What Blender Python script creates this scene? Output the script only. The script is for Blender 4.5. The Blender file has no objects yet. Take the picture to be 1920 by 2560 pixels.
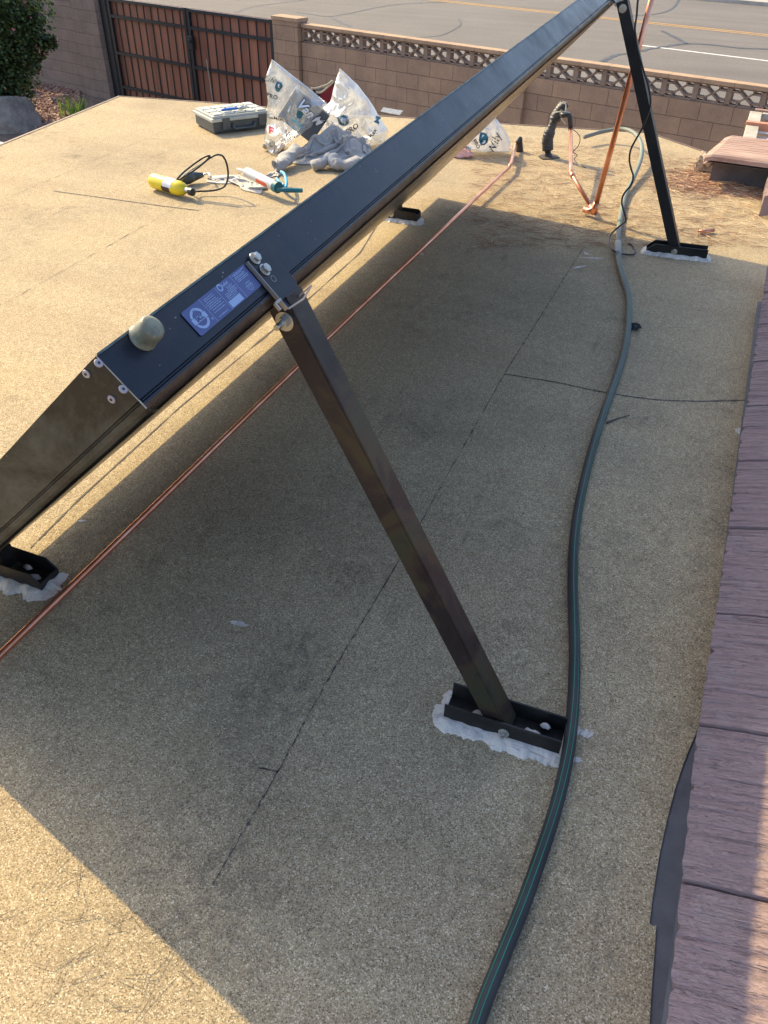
import bpy, math, random
import numpy as np
from mathutils import Vector, Matrix, noise
random.seed(7); rng = np.random.RandomState(11)
C = bpy.context.scene.collection
V = Vector
# ---------------------------------------------------------------- camera
F, CX, CY, H = 1972.0, 960.0, 1280.0, 1.25
PITCH, ROLL, YAW = math.radians(38.4), 0.0245, math.atan(1030/2516)
_h = V((-math.sin(YAW), math.cos(YAW), 0)); _z = V((0, 0, 1))
_f = math.cos(PITCH)*_h - math.sin(PITCH)*_z
_r = _f.cross(_z).normalized(); _u = _r.cross(_f)
R1 = math.cos(ROLL)*_r + math.sin(ROLL)*_u
U1 = -math.sin(ROLL)*_r + math.cos(ROLL)*_u
EYE = V((0, 0, H))
cam = bpy.data.cameras.new('camera'); cob = bpy.data.objects.new('camera', cam); C.objects.link(cob)
cam.sensor_fit = 'HORIZONTAL'; cam.sensor_width = 36; cam.lens = F/1920*36; cam.clip_end = 3000; cam.clip_start = 0.02
m = Matrix((R1, U1, -_f)).transposed().to_4x4(); m.translation = EYE; cob.matrix_world = m
bpy.context.scene.camera = cob
# ---------------------------------------------------------------- light
TRAVEL = V((1.21, -0.56, -1.0)).normalized()
EL = math.asin(-TRAVEL.z); AZ = math.atan2(-TRAVEL.x, -TRAVEL.y)     # azimuth from +Y, clockwise
world = bpy.data.worlds.new('World'); bpy.context.scene.world = world; world.use_nodes = True
wn = world.node_tree; bg = wn.nodes['Background']; sky = wn.nodes.new('ShaderNodeTexSky')
sky.sky_type = 'NISHITA'; sky.sun_disc = False; sky.sun_elevation = EL; sky.sun_rotation = AZ
sky.altitude = 300; sky.air_density = 1.0; sky.dust_density = 3.0
wn.links.new(sky.outputs[0], bg.inputs[0]); bg.inputs[1].default_value = 0.15
sl = bpy.data.lights.new('sun', 'SUN'); so = bpy.data.objects.new('sun', sl); C.objects.link(so)
sl.energy = 3.0; sl.angle = math.radians(0.53); sl.color = (1.0, 0.79, 0.40)
so.rotation_euler = TRAVEL.to_track_quat('-Z', 'Y').to_euler(); so.location = (0, 0, 20)
vs = bpy.context.scene.view_settings
vs.view_transform = 'Standard'; vs.look = 'None'; vs.gamma = 1; vs.use_curve_mapping = False; vs.exposure = 1.10
# ---------------------------------------------------------------- pixel -> place helpers
def ray(x, y): return R1*((x-CX)/F) - U1*((y-CY)/F) + _f
def at(x, y, z=0.0):
    d = ray(x, y); return EYE + d*((z-H)/d.z)
def aty(x, y, Y):
    d = ray(x, y); return EYE + d*(Y/d.y)
def card(x, y, base, lean=0.0):             # upright plane through base facing the camera
    n = V((base.x, base.y, 0)).normalized(); n = (n + V((0, 0, lean))).normalized()
    d = ray(x, y); return EYE + d*((V(base)-EYE).dot(n)/d.dot(n))
def D(x, y): return (x*1.15732, y*1.15732)
def crop(x0, y0, k): return lambda x, y: (x0+x*k, y0+y*k)
Z3 = crop(1000, 0, .55455); Z4 = crop(1500, 0, .3165); ZA = crop(350, 130, .42194)
ZB = crop(620, 130, .22905); ZC = crop(1120, 230, .24111); ZL = crop(0, 600, .5425)
ZT = crop(350, 370, .27125); Z1 = crop(0, 0, .48222); ZR = crop(1700, 250, .13261); ZK = crop(1500, 900, .75)
# ---------------------------------------------------------------- materials
class N:
    def __init__(s, name):
        s.m = bpy.data.materials.new(name); s.m.use_nodes = True; s.t = s.m.node_tree; s.t.nodes.clear()
        s.out = s.n('ShaderNodeOutputMaterial'); s.b = s.n('ShaderNodeBsdfPrincipled'); s.l(s.b.outputs[0], s.out.inputs[0])
        s.tc = s.n('ShaderNodeTexCoord').outputs['Object']
    def n(s, k): return s.t.nodes.new(k)
    def l(s, a, b): s.t.links.new(a, b)
    def v(s, inp, val):
        if isinstance(val, bpy.types.NodeSocket): s.l(val, inp)
        elif isinstance(val, (tuple, list)) and len(val) == 3 and inp.type == 'RGBA': inp.default_value = (*val, 1)
        else: inp.default_value = val
    def map(s, scale=(1, 1, 1), rot=(0, 0, 0), loc=(0, 0, 0)):
        n = s.n('ShaderNodeMapping'); s.l(s.tc, n.inputs[0]); n.inputs['Scale'].default_value = scale
        n.inputs['Rotation'].default_value = rot; n.inputs['Location'].default_value = loc; return n.outputs[0]
    def noise(s, scale, detail=3, rough=.5, vec=None, dist=0):
        n = s.n('ShaderNodeTexNoise'); s.l(vec or s.tc, n.inputs['Vector']); n.inputs['Scale'].default_value = scale
        n.inputs['Detail'].default_value = detail; n.inputs['Roughness'].default_value = rough; n.inputs['Distortion'].default_value = dist
        return n.outputs[0]
    def vor(s, scale, vec=None, out=0, feat='F1'):
        n = s.n('ShaderNodeTexVoronoi'); s.l(vec or s.tc, n.inputs['Vector']); n.inputs['Scale'].default_value = scale; n.feature = feat
        return n.outputs[out]
    def ramp(s, x, pts, interp='LINEAR'):
        n = s.n('ShaderNodeValToRGB'); s.l(x, n.inputs[0]); e = n.color_ramp.elements; n.color_ramp.interpolation = interp
        while len(e) < len(pts): e.new(.5)
        for q, (p, c) in zip(e, pts):
            q.position = p; q.color = (*c, 1) if isinstance(c, tuple) else (c, c, c, 1)
        return n.outputs[0]
    def mix(s, fac, a, b, mode='MIX'):
        n = s.n('ShaderNodeMix'); n.data_type = 'RGBA'; n.blend_type = mode
        s.v(n.inputs[0], fac); s.v(n.inputs[6], a); s.v(n.inputs[7], b); return n.outputs[2]
    def mul(s, a, b, op='MULTIPLY'):
        n = s.n('ShaderNodeMath'); n.operation = op; s.v(n.inputs[0], a); s.v(n.inputs[1], b); return n.outputs[0]
    def bump(s, h, dist, strength=1.0, prev=None):
        n = s.n('ShaderNodeBump'); s.l(h, n.inputs['Height']); n.inputs['Distance'].default_value = dist
        n.inputs['Strength'].default_value = strength
        if prev is not None: s.l(prev, n.inputs['Normal'])
        return n.outputs[0]
    def set(s, color=None, rough=None, metal=None, normal=None, **k):
        if color is not None: s.v(s.b.inputs['Base Color'], color)
        if rough is not None: s.v(s.b.inputs['Roughness'], rough)
        if metal is not None: s.v(s.b.inputs['Metallic'], metal)
        if normal is not None: s.l(normal, s.b.inputs['Normal'])
        for a, b in k.items(): s.v(s.b.inputs[a.replace('_', ' ')], b)
        return s.m
def plain(name, col, rough=.6, metal=0, var=.18, scale=9, bump=0.0, bs=60, **k):
    a = N(name); f = a.noise(scale, 4, .6)
    c = a.mix(a.ramp(f, [(.3, 0.0), (.7, 1.0)]), tuple(x*(1-var) for x in col), tuple(min(1, x*(1+var)) for x in col))
    nm = a.bump(a.noise(bs, 3), bump) if bump else None
    r = a.ramp(a.noise(scale*2.3, 3), [(.3, max(0, rough-.08)), (.7, min(1, rough+.08))])
    return a.set(c, r, metal, nm, **k)
# mineral granule roofing
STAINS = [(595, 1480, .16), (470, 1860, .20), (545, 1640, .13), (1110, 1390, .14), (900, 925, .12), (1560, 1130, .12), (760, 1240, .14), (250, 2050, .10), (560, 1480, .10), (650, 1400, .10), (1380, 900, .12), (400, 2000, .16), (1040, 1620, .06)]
def mat_granule(name, tint=(1, 1, 1)):
    a = N(name)
    g = a.vor(520, out=1); gx = a.n('ShaderNodeSeparateColor'); a.l(g, gx.inputs[0])
    c = a.ramp(gx.outputs[0], [(0, (.16, .12, .07)), (.2, (.32, .255, .155)), (.55, (.43, .335, .205)), (.85, (.52, .415, .265)), (1, (.76, .66, .48))])
    mid = a.ramp(a.noise(34, 6, .98), [(.30, (.82, .81, .80)), (.5, (1.0, 1.0, 1.0)), (.70, (1.13, 1.13, 1.12))])
    c = a.mix(1.0, c, mid, 'MULTIPLY')
    big = a.ramp(a.noise(1.1, 5, .62), [(.3, (.78, .79, .82)), (.5, (1, 1, 1)), (.72, (1.06, 1.03, .97))])
    c = a.mix(1.0, c, big, 'MULTIPLY')
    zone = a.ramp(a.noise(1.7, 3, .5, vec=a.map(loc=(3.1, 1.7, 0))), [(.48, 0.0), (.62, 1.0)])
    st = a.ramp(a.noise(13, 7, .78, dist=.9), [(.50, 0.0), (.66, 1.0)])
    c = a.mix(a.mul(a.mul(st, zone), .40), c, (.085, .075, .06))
    scf = a.ramp(a.noise(1.0, 5, .7, vec=a.map((26, 3.2, 1), (0, 0, math.radians(30)))), [(.58, 0.0), (.68, 1.0)])
    c = a.mix(a.mul(a.mul(scf, a.ramp(a.noise(2.3, 3, .5, vec=a.map(loc=(7, 2, 0))), [(.5, 0.0), (.6, 1.0)])), .38), c, (.10, .085, .07))
    msk = None
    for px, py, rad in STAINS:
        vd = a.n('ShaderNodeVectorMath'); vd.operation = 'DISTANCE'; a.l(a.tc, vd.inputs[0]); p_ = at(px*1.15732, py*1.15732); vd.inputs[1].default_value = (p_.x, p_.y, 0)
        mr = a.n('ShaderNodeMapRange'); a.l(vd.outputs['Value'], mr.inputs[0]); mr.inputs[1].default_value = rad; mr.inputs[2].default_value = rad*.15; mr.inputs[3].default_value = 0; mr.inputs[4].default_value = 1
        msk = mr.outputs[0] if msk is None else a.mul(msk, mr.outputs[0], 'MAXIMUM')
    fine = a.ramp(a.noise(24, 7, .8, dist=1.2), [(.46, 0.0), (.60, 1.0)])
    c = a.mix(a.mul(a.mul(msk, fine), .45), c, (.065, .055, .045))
    sp = a.ramp(a.noise(42, 2, .5), [(.73, 0.0), (.77, 1.0)])
    c = a.mix(a.mul(sp, .5), c, (.06, .05, .045))
    # long diagonal bands of tone, the darker ones slightly redder
    wv = a.map((.55, 3.2, 1), (0, 0, math.radians(-38)))
    band = a.ramp(a.noise(1.0, 4, .6, vec=wv), [(.35, (.93, .90, .90)), (.55, (1, 1, 1)), (.7, (1.04, 1.02, 1.0))])
    c = a.mix(1.0, c, band, 'MULTIPLY')
    c = a.mix(1.0, c, tint, 'MULTIPLY')
    b1 = a.bump(a.vor(520), .0012, .6)
    b2 = a.bump(a.noise(170, 2, .7), .0016, .5, b1)
    b3 = a.bump(a.noise(1.0, 3, .5, vec=wv), .02, .35, b2)
    return a.set(c, .92, 0, b3, Specular_IOR_Level=.25)
M = {}
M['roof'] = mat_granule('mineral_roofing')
M['tar'] = plain('roofing_tar', (.075, .064, .054), .8, bump=.002, bs=150)
M['felt'] = plain('bare_felt', (.125, .125, .135), .85, var=.2, scale=14, bump=.001, bs=300)
def mat_tile(name, col):
    a = N(name)
    w = a.noise(4, 3, .5)
    st = a.noise(1.0, 5, .62, vec=a.map((4.0, 95, 10)))
    st2 = a.noise(1.0, 3, .7, vec=a.map((26, 150, 20)))
    c = a.ramp(st, [(.30, tuple(x*.60 for x in col)), (.48, col), (.62, tuple(x*1.12 for x in col)), (.75, tuple(min(1, x*1.3) for x in col))])
    c = a.mix(a.mul(a.ramp(a.noise(9, 5, .7), [(.5, 0.0), (.7, 1.0)]), .45), c, (.40, .33, .31))
    sp = a.ramp(a.vor(70), [(.0, 1.0), (.10, 0.0)])
    c = a.mix(a.mul(sp, .35), c, (.55, .5, .46))
    n1 = a.bump(st, .016, 1.0); n2 = a.bump(st2, .006, .9, n1); n3 = a.bump(a.noise(160, 3, .7), .002, .6, n2)
    return a.set(c, .9, 0, n3, Specular_IOR_Level=.3)
M['tile'] = mat_tile('red_brown_concrete_tile', (.33, .235, .225))
def mat_black(name, base, rough, dust, dustcol=(.28, .25, .20), spec=.5, speck=True):
    a = N(name)
    f = a.ramp(a.noise(6, 8, .74, dist=.8), [(.40, 0.0), (.66, 1.0)])
    c = a.mix(a.mul(f, dust), base, dustcol)
    r = a.ramp(a.noise(12, 5, .6), [(.3, rough-.06), (.7, rough+.14)])
    if speck:
        sp = a.ramp(a.vor(95, vec=a.map((1, .55, 1))), [(.0, 1.0), (.055, 1.0), (.09, 0.0)])
        gate = a.ramp(a.noise(14, 3, .6), [(.50, 0.0), (.60, 1.0)])
        c = a.mix(a.mul(a.mul(sp, gate), .75), c, (.45, .42, .36))
    nm = a.bump(a.noise(30, 3), .0006, .4)
    return a.set(c, r, .0, nm, Specular_IOR_Level=spec, Coat_Weight=0.0)
M['frame'] = mat_black('black_anodised_frame', (.007, .011, .022), .27, .05, spec=.5)
M['end'] = mat_black('dusty_black_end_panel', (.016, .016, .014), .42, .75, (.12, .115, .09), spec=.35)
M['strut'] = mat_black('weathered_dark_bronze_strut', (.014, .009, .010), .36, .75, (.060, .045, .026), spec=.35, speck=False)
_a = N('mottled_bronze_strut'); _fm = _a.noise(9, 5, .6, dist=.7)
_c = _a.ramp(_fm, [(.30, (.012, .008, .010)), (.45, (.026, .018, .020)), (.52, (.050, .036, .022)), (.60, (.040, .042, .026)), (.72, (.020, .014, .016))])
M['strut'] = _a.set(_c, _a.ramp(_a.noise(14, 4, .6), [(.3, .28), (.7, .52)]), 0, _a.bump(_a.noise(40, 3), .0005, .4), Specular_IOR_Level=.4)
M['strut2'] = mat_black('black_painted_strut', (.007, .009, .013), .40, .06, spec=.4, speck=False)
M['foot'] = mat_black('black_channel', (.008, .008, .009), .45, .10, spec=.35, speck=False)
M['back'] = plain('bronze_back_sheet', (.16, .11, .07), .30, .5, var=.3, scale=5)
M['glass'] = N('dark_glazing').set((.02, .022, .026), .06, 0, None)
M['zinc'] = plain('zinc_steel', (.55, .54, .50), .3, .9)
M['rivet'] = plain('pale_rivet', (.42, .38, .40), .5, .3)
M['rivhole'] = plain('dark_rivet_pin', (.03, .03, .035), .5)
M['edge'] = plain('bare_aluminium_edge', (.42, .38, .34), .4, .7)
def mat_copper():
    a = N('copper')
    f = a.noise(9, 4, .6); c = a.ramp(f, [(.3, (.55, .20, .11)), (.5, (.78, .33, .20)), (.68, (.86, .45, .33)), (.8, (.40, .17, .12))])
    return a.set(c, .30, .85)
M['copper'] = mat_copper()
def mat_sealant():
    a = N('grey_white_sealant')
    c = a.ramp(a.noise(28, 5, .65), [(.3, (.50, .47, .45)), (.5, (.74, .66, .57)), (.7, (.86, .77, .66))])
    sc = a.ramp(a.noise(1.0, 3, .6, vec=a.map((20, 260, 30), (0, 0, .12))), [(.60, 0.0), (.68, 1.0)])
    c = a.mix(a.mul(sc, .5), c, (.22, .19, .16))
    return a.set(c, .55, 0, a.bump(a.noise(45, 4, .6), .006))
M['sealant'] = mat_sealant()
M['smear'] = plain('thin_sealant_smear', (.62, .56, .50), .7, var=.2, scale=60, bump=.002, bs=200)
def mat_hose():
    a = N('rubber_hose')
    f = a.ramp(a.noise(3.0, 5, .65), [(.35, 0.0), (.7, 1.0)])
    c = a.mix(f, (.028, .028, .031), (.066, .066, .068))
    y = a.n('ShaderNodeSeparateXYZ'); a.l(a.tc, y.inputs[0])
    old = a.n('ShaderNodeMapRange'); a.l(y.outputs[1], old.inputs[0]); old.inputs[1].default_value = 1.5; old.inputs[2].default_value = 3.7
    c = a.mix(a.mul(old.outputs[0], .85), c, (.25, .255, .235))          # far length paled: sun glare painted in, along with dust
    return a.set(c, .62, 0, a.bump(a.noise(220, 2), .0006), Specular_IOR_Level=.35)
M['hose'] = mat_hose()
M['stripe'] = plain('green_hose_stripe', (.015, .24, .13), .5, var=.15)
M['wire'] = plain('black_wire', (.02, .02, .022), .45)
M['blackrubber'] = plain('black_rubber', (.02, .022, .025), .42, bump=.001)
def mat_wrap():
    a = N('black_pipe_wrap'); r = a.noise(1.0, 3, .6, vec=a.map((4, 4, 90)))
    c = a.mix(a.ramp(a.noise(14, 4, .7), [(.4, 0.0), (.75, 1.0)]), (.018, .018, .02), (.10, .10, .105))
    return a.set(c, .38, 0, a.bump(r, .012))
M['wrap'] = mat_wrap()
M['cap'] = plain('chalky_green_rubber_cap', (.19, .19, .135), .38, var=.5, scale=45, bump=.0004)
M['label'] = plain('blue_label', (.085, .11, .27), .35, var=.06)
M['labelink'] = plain('pale_label_print', (.30, .42, .66), .4, var=.05)
M['labeldk'] = plain('dark_label_print', (.035, .05, .17), .4, var=.05)
def brick(name, col, mortar, bw=.4064, bh=.2032, ox=0, oz=0):
    a = N(name)
    s = a.n('ShaderNodeSeparateXYZ'); a.l(a.tc, s.inputs[0]); cb = a.n('ShaderNodeCombineXYZ')
    a.l(a.mul(s.outputs[0], ox, 'ADD'), cb.inputs[0]); a.l(a.mul(s.outputs[2], oz, 'ADD'), cb.inputs[1])
    b = a.n('ShaderNodeTexBrick'); a.l(cb.outputs[0], b.inputs[0]); b.inputs['Scale'].default_value = 1
    b.inputs['Brick Width'].default_value = bw; b.inputs['Row Height'].default_value = bh; b.inputs['Mortar Size'].default_value = .0045
    b.inputs['Mortar Smooth'].default_value = .4
    b.inputs['Color1'].default_value = (*[x*.93 for x in col], 1); b.inputs['Color2'].default_value = (*[x*1.07 for x in col], 1)
    b.inputs['Mortar'].default_value = (*mortar, 1)
    c = a.mix(1.0, b.outputs[0], a.ramp(a.noise(3.5, 6, .7), [(.3, (.78, .78, .80)), (.7, (1.15, 1.12, 1.08))]), 'MULTIPLY')
    c = a.mix(1.0, c, a.ramp(a.noise(55, 3, .7), [(.3, (.85,)*3), (.7, (1.12,)*3)]), 'MULTIPLY')
    inv = a.mul(1.0, b.outputs['Fac'], 'SUBTRACT')
    return a.set(c, .92, 0, a.bump(a.noise(70, 3, .7), .006, .6, a.bump(inv, .012, .8)))
M['block'] = brick('tan_block_wall', (.40, .26, .17), (.21, .14, .10), ox=.19, oz=.75)
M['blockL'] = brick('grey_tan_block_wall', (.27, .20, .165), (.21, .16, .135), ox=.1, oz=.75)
M['breeze'] = plain('breeze_block', (.30, .205, .15), .92, bump=.006, bs=70)
M['coping'] = brick('block_coping', (.46, .31, .20), (.28, .18, .12), bh=3.0, ox=.05, oz=1.5)
def mat_wood():
    a = N('red_brown_gate_boards')
    s = a.n('ShaderNodeSeparateXYZ'); a.l(a.tc, s.inputs[0])
    bi = a.mul(a.mul(s.outputs[0], 1/(.203)), 0, 'ADD'); fl = a.n('ShaderNodeMath'); fl.operation = 'FLOOR'; a.l(bi, fl.inputs[0])
    wn_ = a.n('ShaderNodeTexWhiteNoise'); wn_.noise_dimensions = '1D'; a.l(fl.outputs[0], wn_.inputs['W'])
    c = a.ramp(wn_.outputs[0], [(0, (.23, .085, .050)), (.5, (.29, .11, .062)), (1, (.36, .14, .08))])
    gr = a.noise(1.0, 4, .6, vec=a.map((60, 60, 2.2)))
    c = a.mix(1.0, c, a.ramp(gr, [(.3, (.72,)*3), (.7, (1.2,)*3)]), 'MULTIPLY')
    return a.set(c, .6, 0, a.bump(gr, .002))
M['wood'] = mat_wood()
M['iron'] = plain('black_iron', (.015, .018, .024), .45, .0, bump=.001)
def mat_asphalt():
    a = N('asphalt')
    c = a.ramp(a.noise(.35, 6, .65), [(.3, (.135, .122, .115)), (.7, (.170, .155, .146))])
    sp = a.ramp(a.noise(14, 4, .8), [(.3, (.8,)*3), (.7, (1.22,)*3)]); c = a.mix(1.0, c, sp, 'MULTIPLY')
    lane = a.ramp(a.noise(1.0, 3, .6, vec=a.map((.03, 1.1, 1), (0, 0, math.radians(14.5)))), [(.35, (.90,)*3), (.65, (1.07,)*3)])
    c = a.mix(1.0, c, lane, 'MULTIPLY')
    return a.set(c, .9, 0, a.bump(a.noise(60, 3, .7), .01))
M['asphalt'] = mat_asphalt()
M['crack'] = plain('tar_crack_filler', (.045, .05, .06), .6, scale=2)
M['yellow'] = plain('yellow_road_paint', (.55, .30, .06), .8, scale=3)
M['white'] = plain('white_road_paint', (.72, .70, .68), .8, scale=3)
def mat_dirt():
    a = N('desert_dirt'); c = a.ramp(a.noise(1.2, 7, .7), [(.3, (.11, .08, .065)), (.7, (.19, .14, .11))])
    c = a.mix(a.ramp(a.vor(9), [(.0, 1.0), (.4, 0.0)]), c, (.30, .22, .17)); return a.set(c, .95, 0, a.bump(a.noise(12, 5, .7), .05))
M['dirt'] = mat_dirt()
M['concrete'] = plain('pale_concrete', (.42, .38, .34), .9, scale=2, bump=.003)
M['stucco'] = plain('tan_stucco', (.42, .32, .23), .95, scale=4, bump=.004)
M['fascia'] = plain('brown_drip_edge', (.17, .105, .075), .6, scale=4)
# ---------------------------------------------------------------- mesh helpers
class MB:
    def __init__(s): s.v = []; s.f = []
    def add(s, vs, fs):
        o = len(s.v); s.v += [tuple(q) for q in vs]; s.f += [tuple(i+o for i in q) for q in fs]; return s
    def box(s, c, size, ax=None):
        ax = ax or (V((1, 0, 0)), V((0, 1, 0)), V((0, 0, 1))); c = V(c)
        vs = [c + ax[0]*(size[0]/2*i) + ax[1]*(size[1]/2*j) + ax[2]*(size[2]/2*k) for i in (-1, 1) for j in (-1, 1) for k in (-1, 1)]
        return s.add(vs, [(0, 1, 3, 2), (4, 6, 7, 5), (0, 4, 5, 1), (2, 3, 7, 6), (0, 2, 6, 4), (1, 5, 7, 3)])
    def tube(s, pts, r, n=12, caps=True, rf=None, flat=1.0, wr=0.0):
        pts = [V(p) for p in pts]; N_ = len(pts); prev = None; rings = []
        for i, p in enumerate(pts):
            t = (pts[min(i+1, N_-1)] - pts[max(i-1, 0)]).normalized()
            if prev is None:
                a = t.orthogonal().normalized()
            else: a = (prev - t*prev.dot(t)).normalized()
            prev = a; b = t.cross(a); rr = rf(i/(N_-1)) if rf else (r[i] if isinstance(r, (list, tuple)) else r)
            ring_ = []
            for k in range(n):
                o_ = (a*math.cos(2*math.pi*k/n) + b*math.sin(2*math.pi*k/n))*rr; o_.z *= flat
                if wr: q_ = (p+o_)*1.0; o_ *= 1+wr*(1-2*abs(nz(q_.x*16+t.y*3, q_.y*16, q_.z*22)))+wr*.5*nz(q_.x*45, q_.y*45, q_.z*45)
                ring_.append(p+o_)
            rings.append(ring_)
        vs = [q for rg in rings for q in rg]
        fs = [(i*n+k, i*n+(k+1) % n, (i+1)*n+(k+1) % n, (i+1)*n+k) for i in range(N_-1) for k in range(n)]
        if caps: fs += [tuple(reversed(range(n))), tuple((N_-1)*n+k for k in range(n))]
        return s.add(vs, fs)
    def prism(s, poly, thick):                 # poly: list of 3D points, extruded along vector thick
        n = len(poly); t = V(thick); vs = [V(p) for p in poly] + [V(p)+t for p in poly]
        return s.add(vs, [tuple(range(n)), tuple(range(2*n-1, n-1, -1))] + [(i, i+n, (i+1) % n+n, (i+1) % n) for i in range(n)])
    def grid(s, P):                             # P[i][j] 3D
        a, b = len(P), len(P[0]); vs = [q for row in P for q in row]
        return s.add(vs, [(i*b+j, i*b+j+1, (i+1)*b+j+1, (i+1)*b+j) for i in range(a-1) for j in range(b-1)])
    def build(s, name, mat, parent=None, smooth=False, bevel=0, origin=None, rot=None):
        me = bpy.data.meshes.new(name); vs = s.v
        if origin is not None:
            mi = (Matrix.Translation(origin) @ (rot or Matrix())).inverted(); vs = [mi @ V(q) for q in vs]
        me.from_pydata(vs, [], s.f); me.materials.append(mat); me.update()
        import bmesh
        bm = bmesh.new(); bm.from_mesh(me); bmesh.ops.recalc_face_normals(bm, faces=bm.faces); bm.to_mesh(me); bm.free()
        o = bpy.data.objects.new(name, me); C.objects.link(o)
        if origin is not None: o.matrix_world = Matrix.Translation(origin) @ (rot or Matrix())
        if smooth: me.polygons.foreach_set('use_smooth', [True]*len(me.polygons))
        if bevel:
            b = o.modifiers.new('bevel', 'BEVEL'); b.width = bevel; b.segments = 2; b.limit_method = 'ANGLE'
        if parent is not None: child(o, parent)
        return o
def child(o, p):
    bpy.context.view_layer.update()
    w = o.matrix_world.copy(); o.parent = p; o.matrix_parent_inverse = p.matrix_world.inverted(); o.matrix_world = w
def thing(name, label, cat, loc, group=None, kind=None):
    o = bpy.data.objects.new(name, None); C.objects.link(o); o.location = loc; o.empty_display_size = .05
    tag(o, label, cat, group, kind); bpy.context.view_layer.update(); return o
def tag(o, label=None, cat=None, group=None, kind=None):
    if label: o['label'] = label
    if cat: o['category'] = cat
    if group: o['group'] = group
    if kind: o['kind'] = kind
    return o
def spline(pts, n=8):                          # Catmull-Rom
    pts = [V(p) for p in pts]; P = [pts[0]*2-pts[1]] + pts + [pts[-1]*2-pts[-2]]; out = []
    for i in range(1, len(P)-2):
        for k in range(n):
            t = k/n; a, b, c, d = P[i-1:i+3]
            out.append(.5*((2*b) + (c-a)*t + (2*a-5*b+4*c-d)*t*t + (3*b-a-3*c+d)*t**3))
    return out + [pts[-1]]
def chain(*pts, r=.03, n=5):                   # polyline with rounded corners
    pts = [V(p) for p in pts]; out = [pts[0]]
    for a, b, c in zip(pts, pts[1:], pts[2:]):
        u = (a-b); w = (c-b); k = min(r, u.length*.45, w.length*.45); p0 = b+u.normalized()*k; p1 = b+w.normalized()*k
        for i in range(n+1):
            t = i/n; out.append(p0*(1-t)**2 + b*2*t*(1-t) + p1*t*t)
    return out + [pts[-1]]
def nz(x, y=0., z=0.): return noise.noise(V((x, y, z)))
dg = None
def text_data(body, size, bold=0, shear=0.0, space=1.0):
    cu = bpy.data.curves.new('t', 'FONT'); cu.body = body; cu.size = size; cu.shear = shear; cu.offset = bold; cu.space_character = space
    cu.align_x = 'CENTER'; cu.align_y = 'CENTER'; cu.resolution_u = 3
    o = bpy.data.objects.new('t', cu); C.objects.link(o); bpy.context.view_layer.update()
    me = bpy.data.meshes.new_from_object(o.evaluated_get(bpy.context.evaluated_depsgraph_get()))
    vs = [(v.co.x, v.co.y) for v in me.vertices]; fs = [tuple(p.vertices) for p in me.polygons]
    bpy.data.objects.remove(o); bpy.data.curves.remove(cu); bpy.data.meshes.remove(me); return vs, fs
# ================================================================ SETTING
GZ = -2.3
A0 = V((-5.108, 12.65, 0)); WU = V((.968, -.2508, 0)).normalized(); WN = V((-.2508, -.968, 0)).normalized()
RZ = GZ - .06
# ground sheet with road lying on it; road band runs parallel to the wall
mb = MB(); S_ = 900
mb.add([V((-S_, -S_, GZ-.16)), V((S_, -S_, GZ-.16)), V((S_, S_, GZ-.16)), V((-S_, S_, GZ-.16))], [(0, 1, 2, 3)])
tag(mb.build('ground', M['dirt']), kind='structure')
def WP(u, d, z): return A0 + WU*u - WN*d + V((0, 0, z))          # d = metres beyond the wall (towards the street)
mb = MB(); mb.prism([WP(-120, -16, GZ), WP(120, -16, GZ), WP(120, 2.6, GZ), WP(-120, 2.6, GZ)], (0, 0, -.3))
tag(mb.build('yard', M['dirt']), kind='structure')
mb = MB(); mb.prism([WP(-120, 2.62, GZ), WP(120, 2.62, GZ), WP(120, 4.6, GZ), WP(-120, 4.6, GZ)], (0, 0, -.3))
tag(mb.build('sidewalk', M['concrete']), kind='structure')
def onroad(x, y): return at(x, y, RZ)
mb = MB(); mb.add([WP(-150, 4.6, RZ), WP(150, 4.6, RZ), WP(150, 29.6, RZ), WP(-150, 29.6, RZ)], [(0, 1, 2, 3)])
road = tag(mb.build('road', M['asphalt']), kind='structure')
mb = MB(); mb.prism([WP(-150, 29.6, RZ+.14), WP(150, 29.6, RZ+.14), WP(150, 31.4, RZ+.14), WP(-150, 31.4, RZ+.14)], (0, 0, -.3))
tag(mb.build('pavement', M['concrete']), kind='structure')
def strip(pts, w, z, wob=0.0):
    P = []; pts = [V(p) for p in pts]
    for i, p in enumerate(pts):
        t = (pts[min(i+1, len(pts)-1)]-pts[max(i-1, 0)]); s = V((-t.y, t.x, 0)).normalized()
        ww = w*max(.05, 1+wob*nz(i*1.7, 3.1)*2); P.append([V((p.x, p.y, z))+s*ww/2, V((p.x, p.y, z))-s*ww/2])
    return P
mb = MB()
d0 = (onroad(1083, 0)-A0).dot(-WN); d1 = (onroad(1920, 88.7)-A0).dot(-WN); dy = (d0+d1)/2
a, b = onroad(1000, -9), onroad(1920, 88.7); dr = (b-a).normalized(); sd = V((-dr.y, dr.x, 0))
for o_ in (-.17, .17):
    mb.grid([[a-dr*60+sd*(o_-.06)+V((0, 0, .004)), a-dr*60+sd*(o_+.06)+V((0, 0, .004))], [b+dr*60+sd*(o_-.06)+V((0, 0, .004)), b+dr*60+sd*(o_+.06)+V((0, 0, .004))]])
mb.build('centre_line', M['yellow'], road)
a, b = onroad(*Z3(1090, 205)), onroad(*Z3(1659, 275)); dr = (b-a).normalized(); sd = V((-dr.y, dr.x, 0))
MB().grid([[a+sd*-.07+V((0, 0, .004)), a+sd*.07+V((0, 0, .004))], [b+dr*14+sd*-.07+V((0, 0, .004)), b+dr*14+sd*.07+V((0, 0, .004))]]).build('lane_line', M['white'], road)
ZQ = crop(740, 0, .30741); ZW = crop(1400, 80, .31344)
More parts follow.
